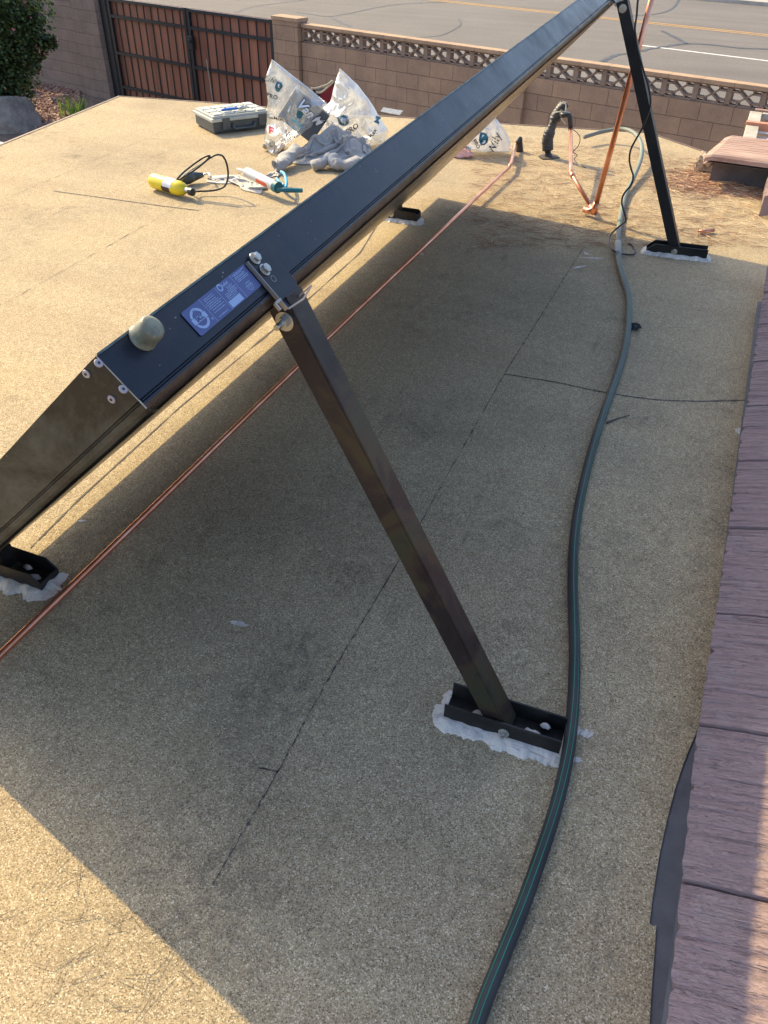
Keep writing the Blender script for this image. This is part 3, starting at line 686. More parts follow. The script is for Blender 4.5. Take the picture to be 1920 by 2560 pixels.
ring(.555, .86, .020, .034, 0, 360, ink)
def ltext(body, x, y, size, mb, bold=0, shear=0, o=.0010, sx=1.0):
    vs_, fs_ = text_data(body, size*LH, bold*LH, shear); mb.add([LO+LX*(x*LW+vx*sx)+LY*(y*LH+vy)+SW*o for vx, vy in vs_], fs_)
lbar(.03, .385, .22, .60)
dk = MB(); ltext('SACC', .125, .492, .25, dk, .009, 0, .0014, .66)
ltext('SOLAR', .125, .80, .07, dk, 0, 0, .0014, .9)
ltext('SunEarth', .635, .86, .17, ink, .004, 0, .0012, .62)
r_ = np.random.RandomState(8)
def lines(x0, x1, ys_, h=.028):
    for y in ys_:
        x = x0 + r_.uniform(0, .03)
        e = x1 - r_.uniform(0, .05)
        while x < e:
            w_ = r_.uniform(.012, .04); lbar(x, y, min(x+w_, e), y+h*r_.uniform(.7, 1)); x += w_+.006
lines(.275, .485, [.86, .79, .70, .63, .56, .49, .40, .30, .10]); lines(.60, .74, [.72, .66, .60]); lines(.52, .74, [.54, .48, .42, .35]); lines(.765, .97, [.90, .85, .78, .73, .66, .60])
ring(.87, .30, .045, .049, 180, 360, ink); lbar(.82, .30, .92, .32); lbar(.84, .42, .91, .435); lbar(.83, .24, .91, .25); lbar(.845, .15, .85, .43); lbar(.875, .10, .88, .43); lbar(.90, .20, .905, .43)
ink.build('print', M['labelink'], lab); dk.build('lettering', M['labeldk'], lab)
# mounting brackets, struts and feet
def hexbolt(p, d, r=.0085, L=.006, parent=col, washer=.013, stud=0, name='bolt'):
    d = d.normalized(); a = d.orthogonal().normalized(); mb = MB()
    mb.tube([p, p+d*.0016], washer, 20); mb.tube([p+d*.0016, p+d*(.0016+L)], r, 6); mb.tube([p+d*(.0016+L), p+d*(.0022+L)], r*.7, 12)
    if stud: mb.tube([p+d*L, p+d*(L+stud)], r*.5, 10)
    return mb.build(name, M['zinc'], parent, bevel=.0008)
def strut(pb, pt, mat, label=None, wy=.044, wx=.040):
    ax_ = (pt-pb).normalized(); yv = V((0, 1, 0)); yv = (yv-ax_*yv.dot(ax_)).normalized(); xv = yv.cross(ax_).normalized()
    if xv.x < 0: xv = -xv
    t = .004; L = (pt-pb).length; c = (pb+pt)/2; mb = MB(); axs = (xv, yv, ax_)
    mb.box(c+xv*(wx/2-t/2), (t, wy, L), axs); mb.box(c-yv*(wy/2-t/2)-xv*(t/2+.0002), (wx-t, t, L), axs); mb.box(c+yv*(wy/2-t/2)-xv*(t/2+.0002), (wx-t, t, L), axs)
    o = mb.build('strut', mat, col, bevel=.0012)
    if label: o['label'] = label
    return xv, yv, ax_
def foot(x0, x1, y0, y1, hgt=.046, cham=0, rot=0, endleft=False, label=None):
    c = V(((x0+x1)/2, (y0+y1)/2, 0)); L = x1-x0; W_ = y1-y0; t = .004; rm = Matrix.Rotation(rot, 4, 'Z')
    def P(x, y, z): return c + (rm @ V((x, y, z)))
    mb = MB(); mb.prism([P(-L/2, -W_/2+t, .004), P(L/2, -W_/2+t, .004), P(L/2, W_/2-t, .004), P(-L/2, W_/2-t, .004)], (0, 0, .004))
    for sy in (-1, 1):
        ya, yb = sy*W_/2, sy*(W_/2-t)
        pr = [(-L/2, .002), (L/2, .002), (L/2, hgt), (-L/2+cham*.9, hgt), (-L/2, hgt-cham*.8)] if cham > 0 else [(-L/2, .002), (L/2, .002), (L/2, hgt+cham*.8), (L/2+cham*.9, hgt), (-L/2, hgt)]
        if cham == 0: pr = [(-L/2, .002), (L/2, .002), (L/2, hgt), (-L/2, hgt)]
        mb.prism([P(x, ya, z) for x, z in pr], (rm @ V((0, yb-ya, 0))))
    if cham < 0: mb.prism([P(L/2, -W_/2+t, .002), P(L/2, W_/2-t, .002), P(L/2, W_/2-t, hgt+cham*.8), P(L/2, -W_/2+t, hgt+cham*.8)], rm @ V((-t, 0, 0)))
    f = mb.build('mounting_foot', M['foot'], col, bevel=.0006)
    return f, P
def sealant(P, L, W_, f, seed, spread=.022, side=-1, gap=0.0):
    # a squeezed bead running round the channel, thicker on the camera side
    r = np.random.RandomState(seed); path = [(L/2, W_/2), (L/2, -W_/2), (-L/2, -W_/2), (-L/2, W_/2)]
    G_in, G_mid, G_in2, G_out, G_rim = [], [], [], [], []; n = 420; per = []
    for (ax0, ay0), (bx0, by0) in zip(path, path[1:]):
        k = int(n*math.hypot(bx0-ax0, by0-ay0)/(L+2*W_))+2
        for i in range(k): per.append((ax0+(bx0-ax0)*i/k, ay0+(by0-ay0)*i/k))
    per.append(path[-1]); 
    for i, (x, y) in enumerate(per):
        dx = x/(L/2); dy_ = y/(W_/2); d = V((dx if abs(dx) > .97 else 0, dy_ if abs(dy_) > .90 else 0, 0)); d = d.normalized() if d.length else V((0, -1, 0))
        w = spread*(1+.55*nz(i*.022, seed)+.30*nz(i*.07, seed+3)); h = .0105*(1+.5*nz(i*.03, seed+9))
        if y > 0: w *= .7
        G_in.append(P(x, y, h*1.15)+(V((0, 0, 0)))); q = P(x, y, 0)
        dd = (P(d.x, d.y, 0)-P(0, 0, 0))
        G_mid.append(q+dd*w*.40+V((0, 0, h*1.1))); G_in2.append(q+dd*w*.66+V((0, 0, h*(.55+.3*nz(i*.06, seed+6))))); G_out.append(q+dd*w*.92+V((0, 0, h*.42))); G_rim.append(q+dd*w*(1.10+.16*nz(i*.13, seed)+.12*nz(i*.5, seed))+V((0, 0, -.001)))
    mb = MB(); mb.grid([G_in, G_mid, G_in2, G_out, G_rim])
    mb.build('sealant', M['sealant'], f, smooth=True)
def blob(P, x, y, r, f, seed, z=.006):
    pts = []
    c = P(x, y, z); mb = MB(); n = 18; rings = []
    for k, (rr, hh) in enumerate(((1, 0), (.8, .5), (.45, .9), (.02, 1))):
        rings.append([c+V((math.cos(2*math.pi*i/n)*r*rr*(1+.35*nz(i*.9, seed)), math.sin(2*math.pi*i/n)*r*.55*rr*(1+.35*nz(i*.9, seed)), hh*.009)) for i in range(n+1)])
    mb.grid(rings); mb.build('sealant', M['sealant'], f, smooth=True)
# near back foot
f, P = foot(-.243, -.021, .919, .979, rot=math.radians(2)); sealant(P, .222, .060, f, 3)
blob(P, -.045, .004, .020, f, 1); blob(P, .055, -.004, .024, f, 4); blob(P, .075, .014, .010, f, 7, .02)
hexbolt(P(.006, -.030, .022), V((0, -1, 0)), .0065, .006, f, .0105, .008)
xv, yv, av = strut(V((-.132, .949, .010)), V((-.556, .952, .782)), M['strut'], 'weathered bronze strut nearest the camera')
pt = V((-.540, .952, .755)); hexbolt(pt-yv*.0222-xv*.004, -yv, .0095, .009, col, .015, .016)
# far back foot
f, P = foot(-.272, -.016, 3.648, 3.708, cham=.035, rot=math.radians(6)); sealant(P, .256, .060, f, 5, .02)
hexbolt(P(-.01, -.030, .022), V((0, -1, 0)), .009, .005, f, .013)
strut(V((-.144, 3.675, .010)), V((-.566, 3.68, .925)), M['strut2'], 'black strut at the far end', .046, .042)
hexbolt(V((-.556, 3.657, .900)), V((0, -1, 0)), .011, .006, col, .015)
# front feet
f, P = foot(-1.335, -1.176, .872, .932, hgt=.050, cham=-.028, rot=math.radians(1)); sealant(P, .159, .060, f, 8, .026); blob(P, .035, 0, .018, f, 11); blob(P, .01, .01, .012, f, 12, .02)
hexbolt(P(-.055, -.03, .028), V((0, -1, 0)), .009, .008, f, .014, .006)
f, P = foot(-1.50, -1.322, 3.540, 3.602, hgt=.050, cham=-.012, rot=math.radians(2)); sealant(P, .178, .062, f, 14, .024)
hexbolt(P(-.04, -.031, .030), V((0, -1, 0)), .009, .008, f, .014, .006)
for yy, xx in ((.902, -1.29), (3.57, -1.44)):
    t = (yy-.61)/3.4; h, l, s, n, a = frame_at(t); q = l-n*T_+s*.03; MB().box((q+V((xx, yy, .02)))/2, (.02, .035, (q-V((xx, yy, .01))).length), (V((1, 0, 0)), V((0, 1, 0)), V((0, 0, 1)))).build('front_clip', M['foot'], col)
# near bracket plate on the web with T-lip
def webpt(t, n_): h, l, s, n, a = frame_at(t); return h+n*n_
b0 = onweb(*ZL(1120, 103)); b1 = onweb(*ZL(1300, 285)); tl = (b0-Hn).dot(AW); dn = -(b0-Hn).dot(NW); dn1 = -(b1-Hn).dot(NW)
br_ = MB(); o_ = Hn+AW*tl
pc = lambda a_, n_, s_=0: o_+AW*a_-NW*n_+SW*s_
br_.prism([pc(0, .020, .0), pc(.060, .020, 0), pc(.060, .082, 0), (pc(.048, .102, 0)), pc(.004, .102, 0), pc(0, .080, 0)], SW*.0042)
bo = br_.build('bracket', M['frame'], col, bevel=.0006)
mb = MB(); mb.box((pc(.0, .020, .005)+pc(.0, .102, .005))/2-AW*.0012, (.0013, .0065, .083), (AW, SW, NW)); mb.box(pc(-.008, .086, .0075)-AW*.0, (.015, .004, .004), (AW, SW, NW)); mb.box(pc(-.016, .091, .0075), (.004, .004, .012), (AW, SW, NW))
mb.build('bracket_edge', M['edge'], bo)
mb = MB(); mb.tube([pc(.004, .103, .004), pc(.030, .107, .016), pc(.046, .100, .030)], .0016, 6); mb.tube([pc(.046, .100, .030), pc(.040, .100, .005)], .0014, 6); mb.build('bracket_edge', M['edge'], bo)
hexbolt(onweb(*ZL(1165, 95), .0045), SW, .0072, .006, bo, .0092); hexbolt(onweb(*ZL(1210, 147), .0045), SW, .0072, .006, bo, .0092)
mb = MB(); q = onweb(*ZL(1252, 186), .0045); P_ = [[q+(AW*math.cos(t)+NW*math.sin(t))*r for r in (.0042, .0050)] for t in np.linspace(0, 2*math.pi, 20)]; mb.grid(P_); mb.build('bolt_hole', M['edge'], bo)
# far bracket
t = (3.68-.61)/3.55; h, l, s, n, a = frame_at(t); bf = MB().box(h-n*.055+s*.003, (.06, .006, .10), (a, s, n)).build('bracket', M['frame'], col)
MB().box(h-n*.098+s*.012-a*.03, (.004, .03, .012), (a, s, n)).build('bracket_edge', M['edge'], bf)
# ================================================================ PIPES
long_p = thing('copper_pipe', 'long copper pipe lying across the flat roof under the collector', 'pipe', at(700, 850))
pts = [at(*D(-190, 1598), .014)]+[at(*D(0, 1415), .018), at(*D(350, 1077), .022), at(*D(700, 738), .026), at(*D(1000, 455), .034), at(*Z3(493, 752), .040)]
e1 = at(*Z3(500, 738), .042); e2 = card(*Z3(522, 652), at(1298, 380)); e3 = card(*Z3(543, 622), at(1300, 378))
MB().tube(spline(pts, 5), .0080, 14).build('pipe', M['copper'], long_p, smooth=True)
MB().tube(chain(pts[-1], e1, e1.lerp(e2, .5), e2, e2.lerp(e3, .2), r=.02), .0092, 14).build('pipe_elbow', M['copper'], long_p, smooth=True)
MB().tube(chain(e2.lerp(e3, .15), e3, at(*Z3(540, 640), .03)+V((0, .0, .01)), at(*Z3(541, 688)), r=.012), [.0125]*8+[.016]*6, 12) if False else None
wp = chain(e2.lerp(e3, .15), e3+V((0, 0, .004)), at(1299, 379), r=.014)
MB().tube(wp, [.0125+.003*abs(nz(i*1.3)) for i in range(len(wp)-1)]+[.024], 12).build('pipe_wrap', M['wrap'], long_p, smooth=True)
for t_ in (.35, .62): 
    q = pts[0].lerp(pts[-1], 0)
ip = thing('insulated_pipe', 'thick pipe wrapped in black tape and tied with white cord', 'pipe', at(1371, 392))
b_ = at(1371, 392); cpt = lambda x, y, dd=0: card(*ZC(x, y), b_+V((0, dd, 0)))
mb = MB(); pa = [b_+V((0, 0, -.01)), cpt(1035, 600), cpt(1035, 480), cpt(1070, 380), cpt(1110, 285), cpt(1150, 215), cpt(1195, 155), cpt(1240, 130)]
sp_ = spline(pa, 8); n_ = len(sp_)
mb.tube(sp_, [(.024 if i < 5 else .018 if i < n_*.14 else .033 if i < n_*.40 else .025 if i < n_*.55 else .034 if i < n_*.86 else .016)*(1+.10*nz(i*.9)) for i in range(n_)], 16); mb.build('pipe_wrap', M['wrap'], ip, smooth=True)
mb = MB(); cord = [cpt(1140, 155, -.06), cpt(1200, 105, -.06), cpt(1222, 140, -.06), cpt(1218, 205, -.07), cpt(1210, 270, -.07)]
mb.tube(spline(cord, 6), .0045, 6); mb.tube(spline([cpt(1095, 215, -.06), cpt(1150, 205, -.07), cpt(1215, 205, -.07), cpt(1260, 215, -.07)], 5), .0035, 6); mb.tube(spline([cpt(1175, 270, -.06), cpt(1200, 310, -.06), cpt(1218, 335, -.06)], 4), .004, 6)
mb.build('cord', plain('pale_cord', (.62, .56, .42), .8), ip)
tarp = [at(1371+math.cos(t)*24*(1+.4*nz(t*2, 1)), 392+math.sin(t)*7*(1+.4*nz(t*2, 5)), .002) for t in np.linspace(0, 6.28, 24)[:-1]]
MB().prism(tarp, (0, 0, .004)).build('base_mastic', M['tar'], ip)
rp = thing('copper_riser', 'copper pipe bending down from the wrapped pipe then rising as a tall rod', 'pipe', at(1488, 535))
t0_ = cpt(1150, 252, -.10); t1_ = cpt(1262, 232, -.10); t2_ = cpt(1275, 420, -.10); k0 = at(*ZC(1275, 840), .12); k1 = at(*ZC(1515, 1245), .03)
MB().tube(chain(cpt(1180, 200, -.03), t0_.lerp(t1_, .3), t1_, t1_.lerp(t2_, .85), r=.02), .014, 12).build('pipe_wrap', M['wrap'], rp, smooth=True)
MB().tube(chain(t1_.lerp(t2_, .8), k0, k1, r=.02), .0105, 14).build('pipe', M['copper'], rp, smooth=True)
mb = MB(); dd = (k1-k0).normalized()
for p_, q_ in ((k0-(k0-t2_).normalized()*.03, k0), ): mb.tube([p_, q_], .013, 14)
mb.tube(chain(k0, k0+dd*.04, r=.01), .013, 14); mb.tube([k1-dd*.05, k1+dd*.005], .0135, 14); mb.tube([k1, at(*ZC(1475, 1240), .02)+V((-.03, 0, .005))], .0145, 14); mb.tube([k1-dd*.02, at(*ZC(1470, 1238), .03)], .0135, 14)
mb.build('pipe_fitting', M['copper'], rp, smooth=True)
top = aty(1634, -20, k1.y-.02); MB().tube([k1, k1+(top-k1)*1.25], .0122, 16).build('rod', M['copper'], rp, smooth=True)
q = k1+(top-k1)*.05; MB().tube([k1-(top-k1).normalized()*.008, q], .0160, 16).build('pipe_fitting', M['copper'], rp, smooth=True)
MB().tube(spline([cpt(1297, 390, -.1), cpt(1340, 425, -.1), cpt(1370, 480, -.1), cpt(1350, 560, -.1), cpt(1298, 620, -.1), cpt(1340, 655, -.1), cpt(1310, 700, -.1), at(*ZC(1380, 770), .01), at(*ZC(1430, 785), .005)], 6), .0022, 6).build('wire', M['wire'], rp)
# black thin cable along the far strut
def zy(x, y, Y=3.60): return aty(*Z4(x, y), Y)
cb = [zy(330, -120), zy(300, 0), zy(290, 120), zy(276, 240), zy(300, 400, 3.62), zy(345, 560, 3.61), zy(385, 690, 3.61), zy(398, 830, 3.61), zy(345, 990, 3.60), zy(250, 1165), zy(233, 1260), zy(245, 1330), zy(262, 1390), zy(245, 1460), zy(190, 1530), zy(172, 1600), zy(195, 1690), zy(203, 1745, 3.62), at(*Z4(150, 1790), .07), at(*Z4(80, 1860), .04), at(*Z4(75, 1940), .03), at(*Z4(125, 1992), .025), at(*Z4(200, 2008), .008), at(*Z4(262, 2010), .006), at(*Z4(278, 1980), .005), at(*Z4(262, 1942), .005), at(*Z4(225, 1925), .005)]
tag(MB().tube(spline(cb, 7), .0038, 8).build('cable', M['wire'], smooth=True), 'thin black cable hanging by the far strut and curling on the roof', 'cable')
# ================================================================ HOSE
hp = [(1262, 296, .05), (1300, 285, .06), (1335, 279, .08), (1357, 281, .09), (1375, 292, .09), (1386, 315, .08), (1384, 345, .055), (1368, 385, .03), (1350, 425, .016), (1340, 470, .016), (1335, 520, .016), (1336, 560, .016), (1346, 600, .016), (1358, 640, .016), (1358, 690, .016), (1352, 740, .016), (1340, 790, .016), (1321, 845, .016), (1300, 905, .016), (1281, 965, .016), (1264, 1030, .016), (1249, 1100, .016), (1240, 1170, .016), (1237, 1250, .016), (1239, 1330, .016), (1241, 1400, .016), (1240, 1480, .018), (1236, 1550, .026), (1228, 1620, .024), (1212, 1700, .017), (1190, 1780, .016), (1160, 1870, .016), (1128, 1960, .016), (1092, 2050, .016), (1048, 2160, .016), (1020, 2240, .016), (980, 2350, .016)]
hs = thing('garden_hose', 'dark rubber hose with green stripes snaking along the flat roof', 'hose', at(*D(1240, 1300)))
hpts = spline([at(*D(x, y), z) for x, y, z in hp], 9); HR = .0118
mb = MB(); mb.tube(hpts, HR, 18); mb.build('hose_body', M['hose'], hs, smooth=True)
for off in (-.42, .28):
    G = []
    for i, p in enumerate(hpts):
        t = (hpts[min(i+1, len(hpts)-1)]-hpts[max(i-1, 0)]).normalized(); sd_ = V((t.y, -t.x, 0)).normalized(); n_ = sd_.cross(t); n_ = n_ if n_.z > 0 else -n_
        tw = off+.35*math.sin(i*.025); G.append([p+(sd_*math.sin(tw+e)+n_*math.cos(tw+e))*(HR+.0006) for e in (-.05, 0, .05)])
    MB().grid(G).build('stripe', M['stripe'], hs)
cl = at(*D(1334, 540), .016); k = min(range(len(hpts)), key=lambda i: (hpts[i]-cl).length)
MB().tube(hpts[k-3:k+4], HR+.004, 16).build('coupling', plain('grey_hose_coupling', (.30, .30, .28), .5), hs, smooth=True)
# ================================================================ TOOLS AND CLUTTER
# tool case
case = thing('tool_case', 'grey plastic tool case with a pale ribbed lid near the roof edge', 'tool case', at(595, 322))
a_ = at(*ZA(440, 492)); b2 = at(*ZA(755, 452)); cxv = (b2-a_).normalized(); cyv = V((-cxv.y, cxv.x, 0)); cL = .40; cD = .29; ch = .072
def cp_(x, y, z): return a_+cxv*x+cyv*y+V((0, 0, z))
mb = MB(); mb.prism([cp_(.01, .01, 0), cp_(cL-.01, .01, 0), cp_(cL-.01, cD-.01, 0), cp_(.01, cD-.01, 0)], (0, 0, .012))
mb.prism([cp_(0, 0, .012), cp_(cL, 0, .012), cp_(cL, cD, .012), cp_(0, cD, .012)], (0, 0, ch-.012))
M['casebody'] = plain('dark_grey_plastic', (.075, .085, .088), .5); M['lid'] = plain('pale_grey_plastic', (.46, .47, .42), .5, var=.1)
mb.build('case_body', M['casebody'], case, bevel=.006)
mb = MB(); mb.prism([cp_(-.01, -.01, ch), cp_(cL+.01, -.01, ch), cp_(cL+.01, cD+.01, ch), cp_(-.01, cD+.01, ch)], (0, 0, .018))
mb.prism([cp_(.005, .005, ch+.018), cp_(cL-.005, .005, ch+.018), cp_(cL-.005, cD-.005, ch+.018), cp_(.005, cD-.005, ch+.018)], (0, 0, .014))
for i in range(5):
    for j in range(3): mb.prism([cp_(.02+i*.075, .02+j*.087, ch+.032), cp_(.082+i*.075, .02+j*.087, ch+.032), cp_(.082+i*.075, .09+j*.087, ch+.032), cp_(.02+i*.075, .09+j*.087, ch+.032)], (0, 0, .007))
mb.build('lid', M['lid'], case, bevel=.003)
for x in (.06, .31):
    MB().prism([cp_(x, -.016, ch-.045), cp_(x+.05, -.016, ch-.045), cp_(x+.05, -.016, ch+.022), cp_(x, -.016, ch+.022)], cyv*.012).build('latch', M['casebody'], case, bevel=.002)
mb = MB(); mb.tube(chain(cp_(.13, -.004, .052), cp_(.135, -.022, .026), cp_(.275, -.022, .026), cp_(.28, -.004, .052), r=.012), .008, 8); mb.build('handle', M['casebody'], case, smooth=True)
# pliers on the case
pz = ch+.052; pr_ = thing('pliers', 'blue handled pliers lying on the tool case lid', 'pliers', at(*ZA(540, 335), pz))
M['bluegrip'] = plain('blue_rubber_grip', (.02, .16, .55), .45)
p0, p1, p2 = at(*ZA(487, 343), pz), at(*ZA(580, 333), pz), at(*ZA(648, 326), pz)
for dd_ in (-.008, .008):
    MB().tube(spline([p0+V((0, dd_*1.3, 0)), p0.lerp(p1, .5)+V((0, dd_*2, 0)), p1+V((0, dd_*.5, 0))], 5), .007, 8).build('handle', M['bluegrip'], pr_, smooth=True)
MB().tube([p1, p1.lerp(p2, .4), p2], [.009, .012, .003], 8).build('jaw', M['zinc'], pr_, smooth=True)
# torch
M['yel'] = plain('yellow_cylinder_paint', (.80, .62, .02), .28, var=.04); M['paper'] = plain('white_label_paper', (.72, .72, .74), .6); M['brass'] = plain('dull_metal', (.42, .38, .32), .35, .8)
tch = thing('gas_torch', 'yellow gas cylinder torch with black hose lying on the roof', 'torch', at(*ZT(280, 400)))
ta = at(*ZT(118, 300), .042); tb = at(*ZT(410, 385), .042); ax_ = (tb-ta).normalized(); tb = ta+ax_*.265; R_ = .037
prof = [(0, .012), (.0015, .030), (.006, .0355), (.014, R_), (.20, R_), (.222, .033), (.238, .024), (.246, .016), (.25, .010)]
MB().tube([ta+ax_*x for x, _ in prof], [r for _, r in prof], 28).build('cylinder', M['yel'], tch, smooth=True)
# collar ring + label
mb = MB(); G = []
upv = V((0, 0, 1)); sv = ax_.cross(upv).normalized()
sv = sv if sv.y < 0 else -sv
for x in (.115, .178): G.append([ta+ax_*x+(upv*math.cos(t)+sv*math.sin(t))*(R_+.0006) for t in np.linspace(-.2, 1.5, 12)])
MB().grid(G).build('paper_label', M['paper'], tch, smooth=True)
G = [[ta+ax_*x+(upv*math.cos(t)+sv*math.sin(t))*(R_+.0006) for t in np.linspace(1.5, 2.3, 8)] for x in (.105, .165)]; MB().grid(G).build('dark_label', plain('black_red_label', (.05, .02, .02), .5), tch)
MB().tube([ta+ax_*.246, ta+ax_*.275], .013, 14).build('valve', M['brass'], tch)
MB().tube([ta+ax_*.272, ta+ax_*.278, ta+ax_*.302, ta+ax_*.308], [.012, .019, .019, .012], 12).build('regulator_knob', M['blackrubber'], tch, bevel=.002)
base_t = at(*ZT(560, 440)); ct = lambda x, y, dd=0.: card(*ZT(x, y), base_t+V((dd*.5, dd, 0)))
hs_ = [ta+ax_*.300+upv*.0, ct(530, 400), ct(640, 395), ct(720, 382), ct(785, 345), ct(812, 260), ct(800, 150), ct(765, 78), ct(710, 62, .02), ct(650, 90, .03), ct(560, 150, .04), ct(470, 210, .05), ct(400, 265, .05), ct(348, 300, .03), ct(345, 285, .03), ct(400, 225, .03), ct(500, 145, .02), ct(590, 85, .01), ct(635, 72, .0), ct(640, 85, .0), ct(590, 135), ct(500, 205, .02), ct(430, 250, .03), at(*ZT(380, 305), .04)]
MB().tube(spline(hs_, 7), .0048, 10).build('torch_hose', M['blackrubber'], tch, smooth=True)
h1, h2, h3 = at(*ZT(375, 300), .035), at(*ZT(480, 265), .035), at(*ZT(580, 248), .035)
MB().tube(spline([h1, h1.lerp(h2, .5), h2, h3], 5), None, 14, rf=lambda t: .012+.018*math.sin(math.pi*min(1, t*.9+.1))).build('torch_handle', plain('grey_black_grip', (.06, .07, .065), .35, var=.4, scale=25), tch, smooth=True)
MB().tube(chain(h3-(h3-h2)*.1, at(*ZT(635, 232), .04), at(*ZT(655, 270), .045), r=.015), .005, 10).build('nozzle', M['zinc'], tch, smooth=True)
# caulking gun
cg = thing('caulking_gun', 'silver caulking gun with teal trigger frame resting on the rag', 'caulking gun', at(*ZT(1120, 330)))
g0 = at(*ZT(985, 225), .075); g1 = at(*ZT(1245, 350), .060); gx = (g1-g0).normalized()
M['teal'] = plain('teal_painted_metal', (.02, .16, .20), .4); M['silver'] = plain('pale_sealant_tube', (.62, .62, .62), .32, .2, var=.06)
MB().tube([g0, g0+gx*.002, g1], [.024, .0255, .0255], 22).build('sealant_tube', M['silver'], cg, smooth=False)
MB().tube([g0-gx*.0, g0-gx*.02, at(*ZT(890, 190), .085)], [.012, .009, .0035], 12).build('nozzle', M['whitepaint'], cg, smooth=True)
MB().tube([g1, g1+gx*.028], .0285, 22).build('end_cap', M['teal'], cg)
orange = [[g0+gx*x+(V((0, 0, 1))*math.cos(t)+gx.cross(V((0, 0, 1)))*math.sin(t))*.0262 for t in np.linspace(1.35, 2.2, 6)] for x in (.11, .20)]; MB().grid(orange).build('tube_print', plain('orange_print', (.75, .12, .05), .6), cg)
p_a, p_b, p_c = at(*ZT(1262, 385), .055), at(*ZT(1500, 392), .050), at(*ZT(1440, 485), .01)
MB().tube([p_a, p_a.lerp(p_b, .4), p_b], [.008, .013, .011], 8).build('handle', M['teal'], cg, bevel=.002)
MB().tube([at(*ZT(1330, 410), .045), p_c], .0045, 8).build('plunger_rod', M['edge'], cg)
mb = MB(); mb.tube(spline([at(*ZT(1300, 220), .06), at(*ZT(1330, 240), .07), at(*ZT(1350, 310), .065), at(*ZT(1345, 370), .055)], 5), .008, 8); mb.tube(spline([at(*ZT(1258, 285), .04), at(*ZT(1290, 320), .045), at(*ZT(1330, 350), .05)], 4), .008, 8); mb.build('trigger', plain('bright_blue_trigger', (.03, .36, .60), .4), cg, smooth=True)
# ---------------------------------------------------------------- rumpled cloth by a small mass-spring settle
def rumple(nx, ny, sx, sy, comp, seed, steps=220, amp=.05, floor=None):
    r = np.random.RandomState(seed); X, Y = np.meshgrid(np.linspace(-.5, .5, nx), np.linspace(-.5, .5, ny), indexing='ij')
    hx, hy = sx/(nx-1), sy/(ny-1)
    P = np.zeros((nx, ny, 3)); ph = r.rand(12)*6.28
    wx = sum(np.sin((k+1.3)*2.1*(X*math.cos(ph[k])+Y*math.sin(ph[k]))*3+ph[k+4])/(k+1) for k in range(5))
    P[..., 0] = X*sx*comp[0]+.03*np.sin(Y*7+ph[8]); P[..., 1] = Y*sy*comp[1]+.03*np.sin(X*6+ph[9]); P[..., 2] = .03+amp*(1+wx*.8)+.012*r.randn(nx, ny)
    Vv = np.zeros_like(P)
    cons = [(0, 1, 0, hx), (1, 0, 0, hx)]
    def solve(di, dj, rest, k, ineq=False):
        a = P[:nx-di if di else nx, (0 if dj >= 0 else -dj):(ny-dj if dj > 0 else ny)]; b = P[di:, (dj if dj > 0 else 0):(ny+dj if dj < 0 else ny)]
        d = b-a; L = np.sqrt((d**2).sum(-1, keepdims=True))+1e-9; c = (L-rest)/L*d*.5*k
        if ineq: c = np.where(L < rest, c, 0)
        return a, b, c
    for it in range(steps):
        old = P.copy(); Vv[..., 2] -= .0006; P += Vv
        for _ in range(6):
            for di, dj, rest, k, iq in ((1, 0, hx, .9, 0), (0, 1, hy, .9, 0), (1, 1, math.hypot(hx, hy), .5, 0), (1, -1, math.hypot(hx, hy), .5, 0), (2, 0, hx*1.9, .5, 1), (0, 2, hy*1.9, .5, 1), (4, 0, hx*2.6, .3, 1), (0, 4, hy*2.6, .3, 1)):
                acc = np.zeros_like(P)
                a, b, c = solve(di, dj, rest, k, iq)
                i0, i1 = 0, nx-di; j0, j1 = (0, ny-dj) if dj >= 0 else (-dj, ny)
                P[i0:i1, j0:j1] += c*.5; P[di:nx, (j0+dj):(j1+dj)] -= c*.5
            fl_ = .006+(floor(P[..., 0], P[..., 1]) if floor else 0); P[..., 2] = np.maximum(P[..., 2], fl_)
        Vv = (P-old)*.90; g_ = P[..., 2] < fl_+.002; Vv[g_, :2] *= .3
    return P
def cloth(P, corners, name, mat, parent=None, thick=.004, zs=1.0, mask=None, lift=None):
    nx, ny = P.shape[:2]; ex, ey = (P[..., 0].max()-P[..., 0].min()), (P[..., 1].max()-P[..., 1].min()); mx, my = P[..., 0].min(), P[..., 1].min()
    mb = MB(); G = []
    for i in range(nx):
        row = []
        for j in range(ny):
            u, v = (P[i, j, 0]-mx)/ex, (P[i, j, 1]-my)/ey; a = corners[0].lerp(corners[1], u); b = corners[3].lerp(corners[2], u); q = a.lerp(b, v); z = P[i, j, 2]*zs
            if lift: z += lift(u, v)
            row.append(V((q.x, q.y, z)))
        G.append(row)
    mb.v = [tuple(q) for row in G for q in row]; mb.f = [(i*ny+j, i*ny+j+1, (i+1)*ny+j+1, (i+1)*ny+j) for i in range(nx-1) for j in range(ny-1) if not (mask and mask((i+.5)/nx, (j+.5)/ny))]
    o = mb.build(name, mat, parent, smooth=True); s = o.modifiers.new('s', 'SOLIDIFY'); s.thickness = thick; ss = o.modifiers.new('ss', 'SUBSURF'); ss.levels = 1; ss.render_levels = 1
    return o
def mat_cloth(name, col, stain=None):
    a = N(name); c = a.mix(a.ramp(a.noise(6, 4, .6), [(.3, 0.0), (.7, 1.0)]), tuple(x*.85 for x in col), col)
    if stain: c = a.mix(a.mul(a.ramp(a.noise(16, 5, .7), [(.5, 0.0), (.65, 1.0)]), .7), c, stain)
    return a.set(c, .95, 0, a.bump(a.noise(350, 2), .001), Sheen_Weight=.3)
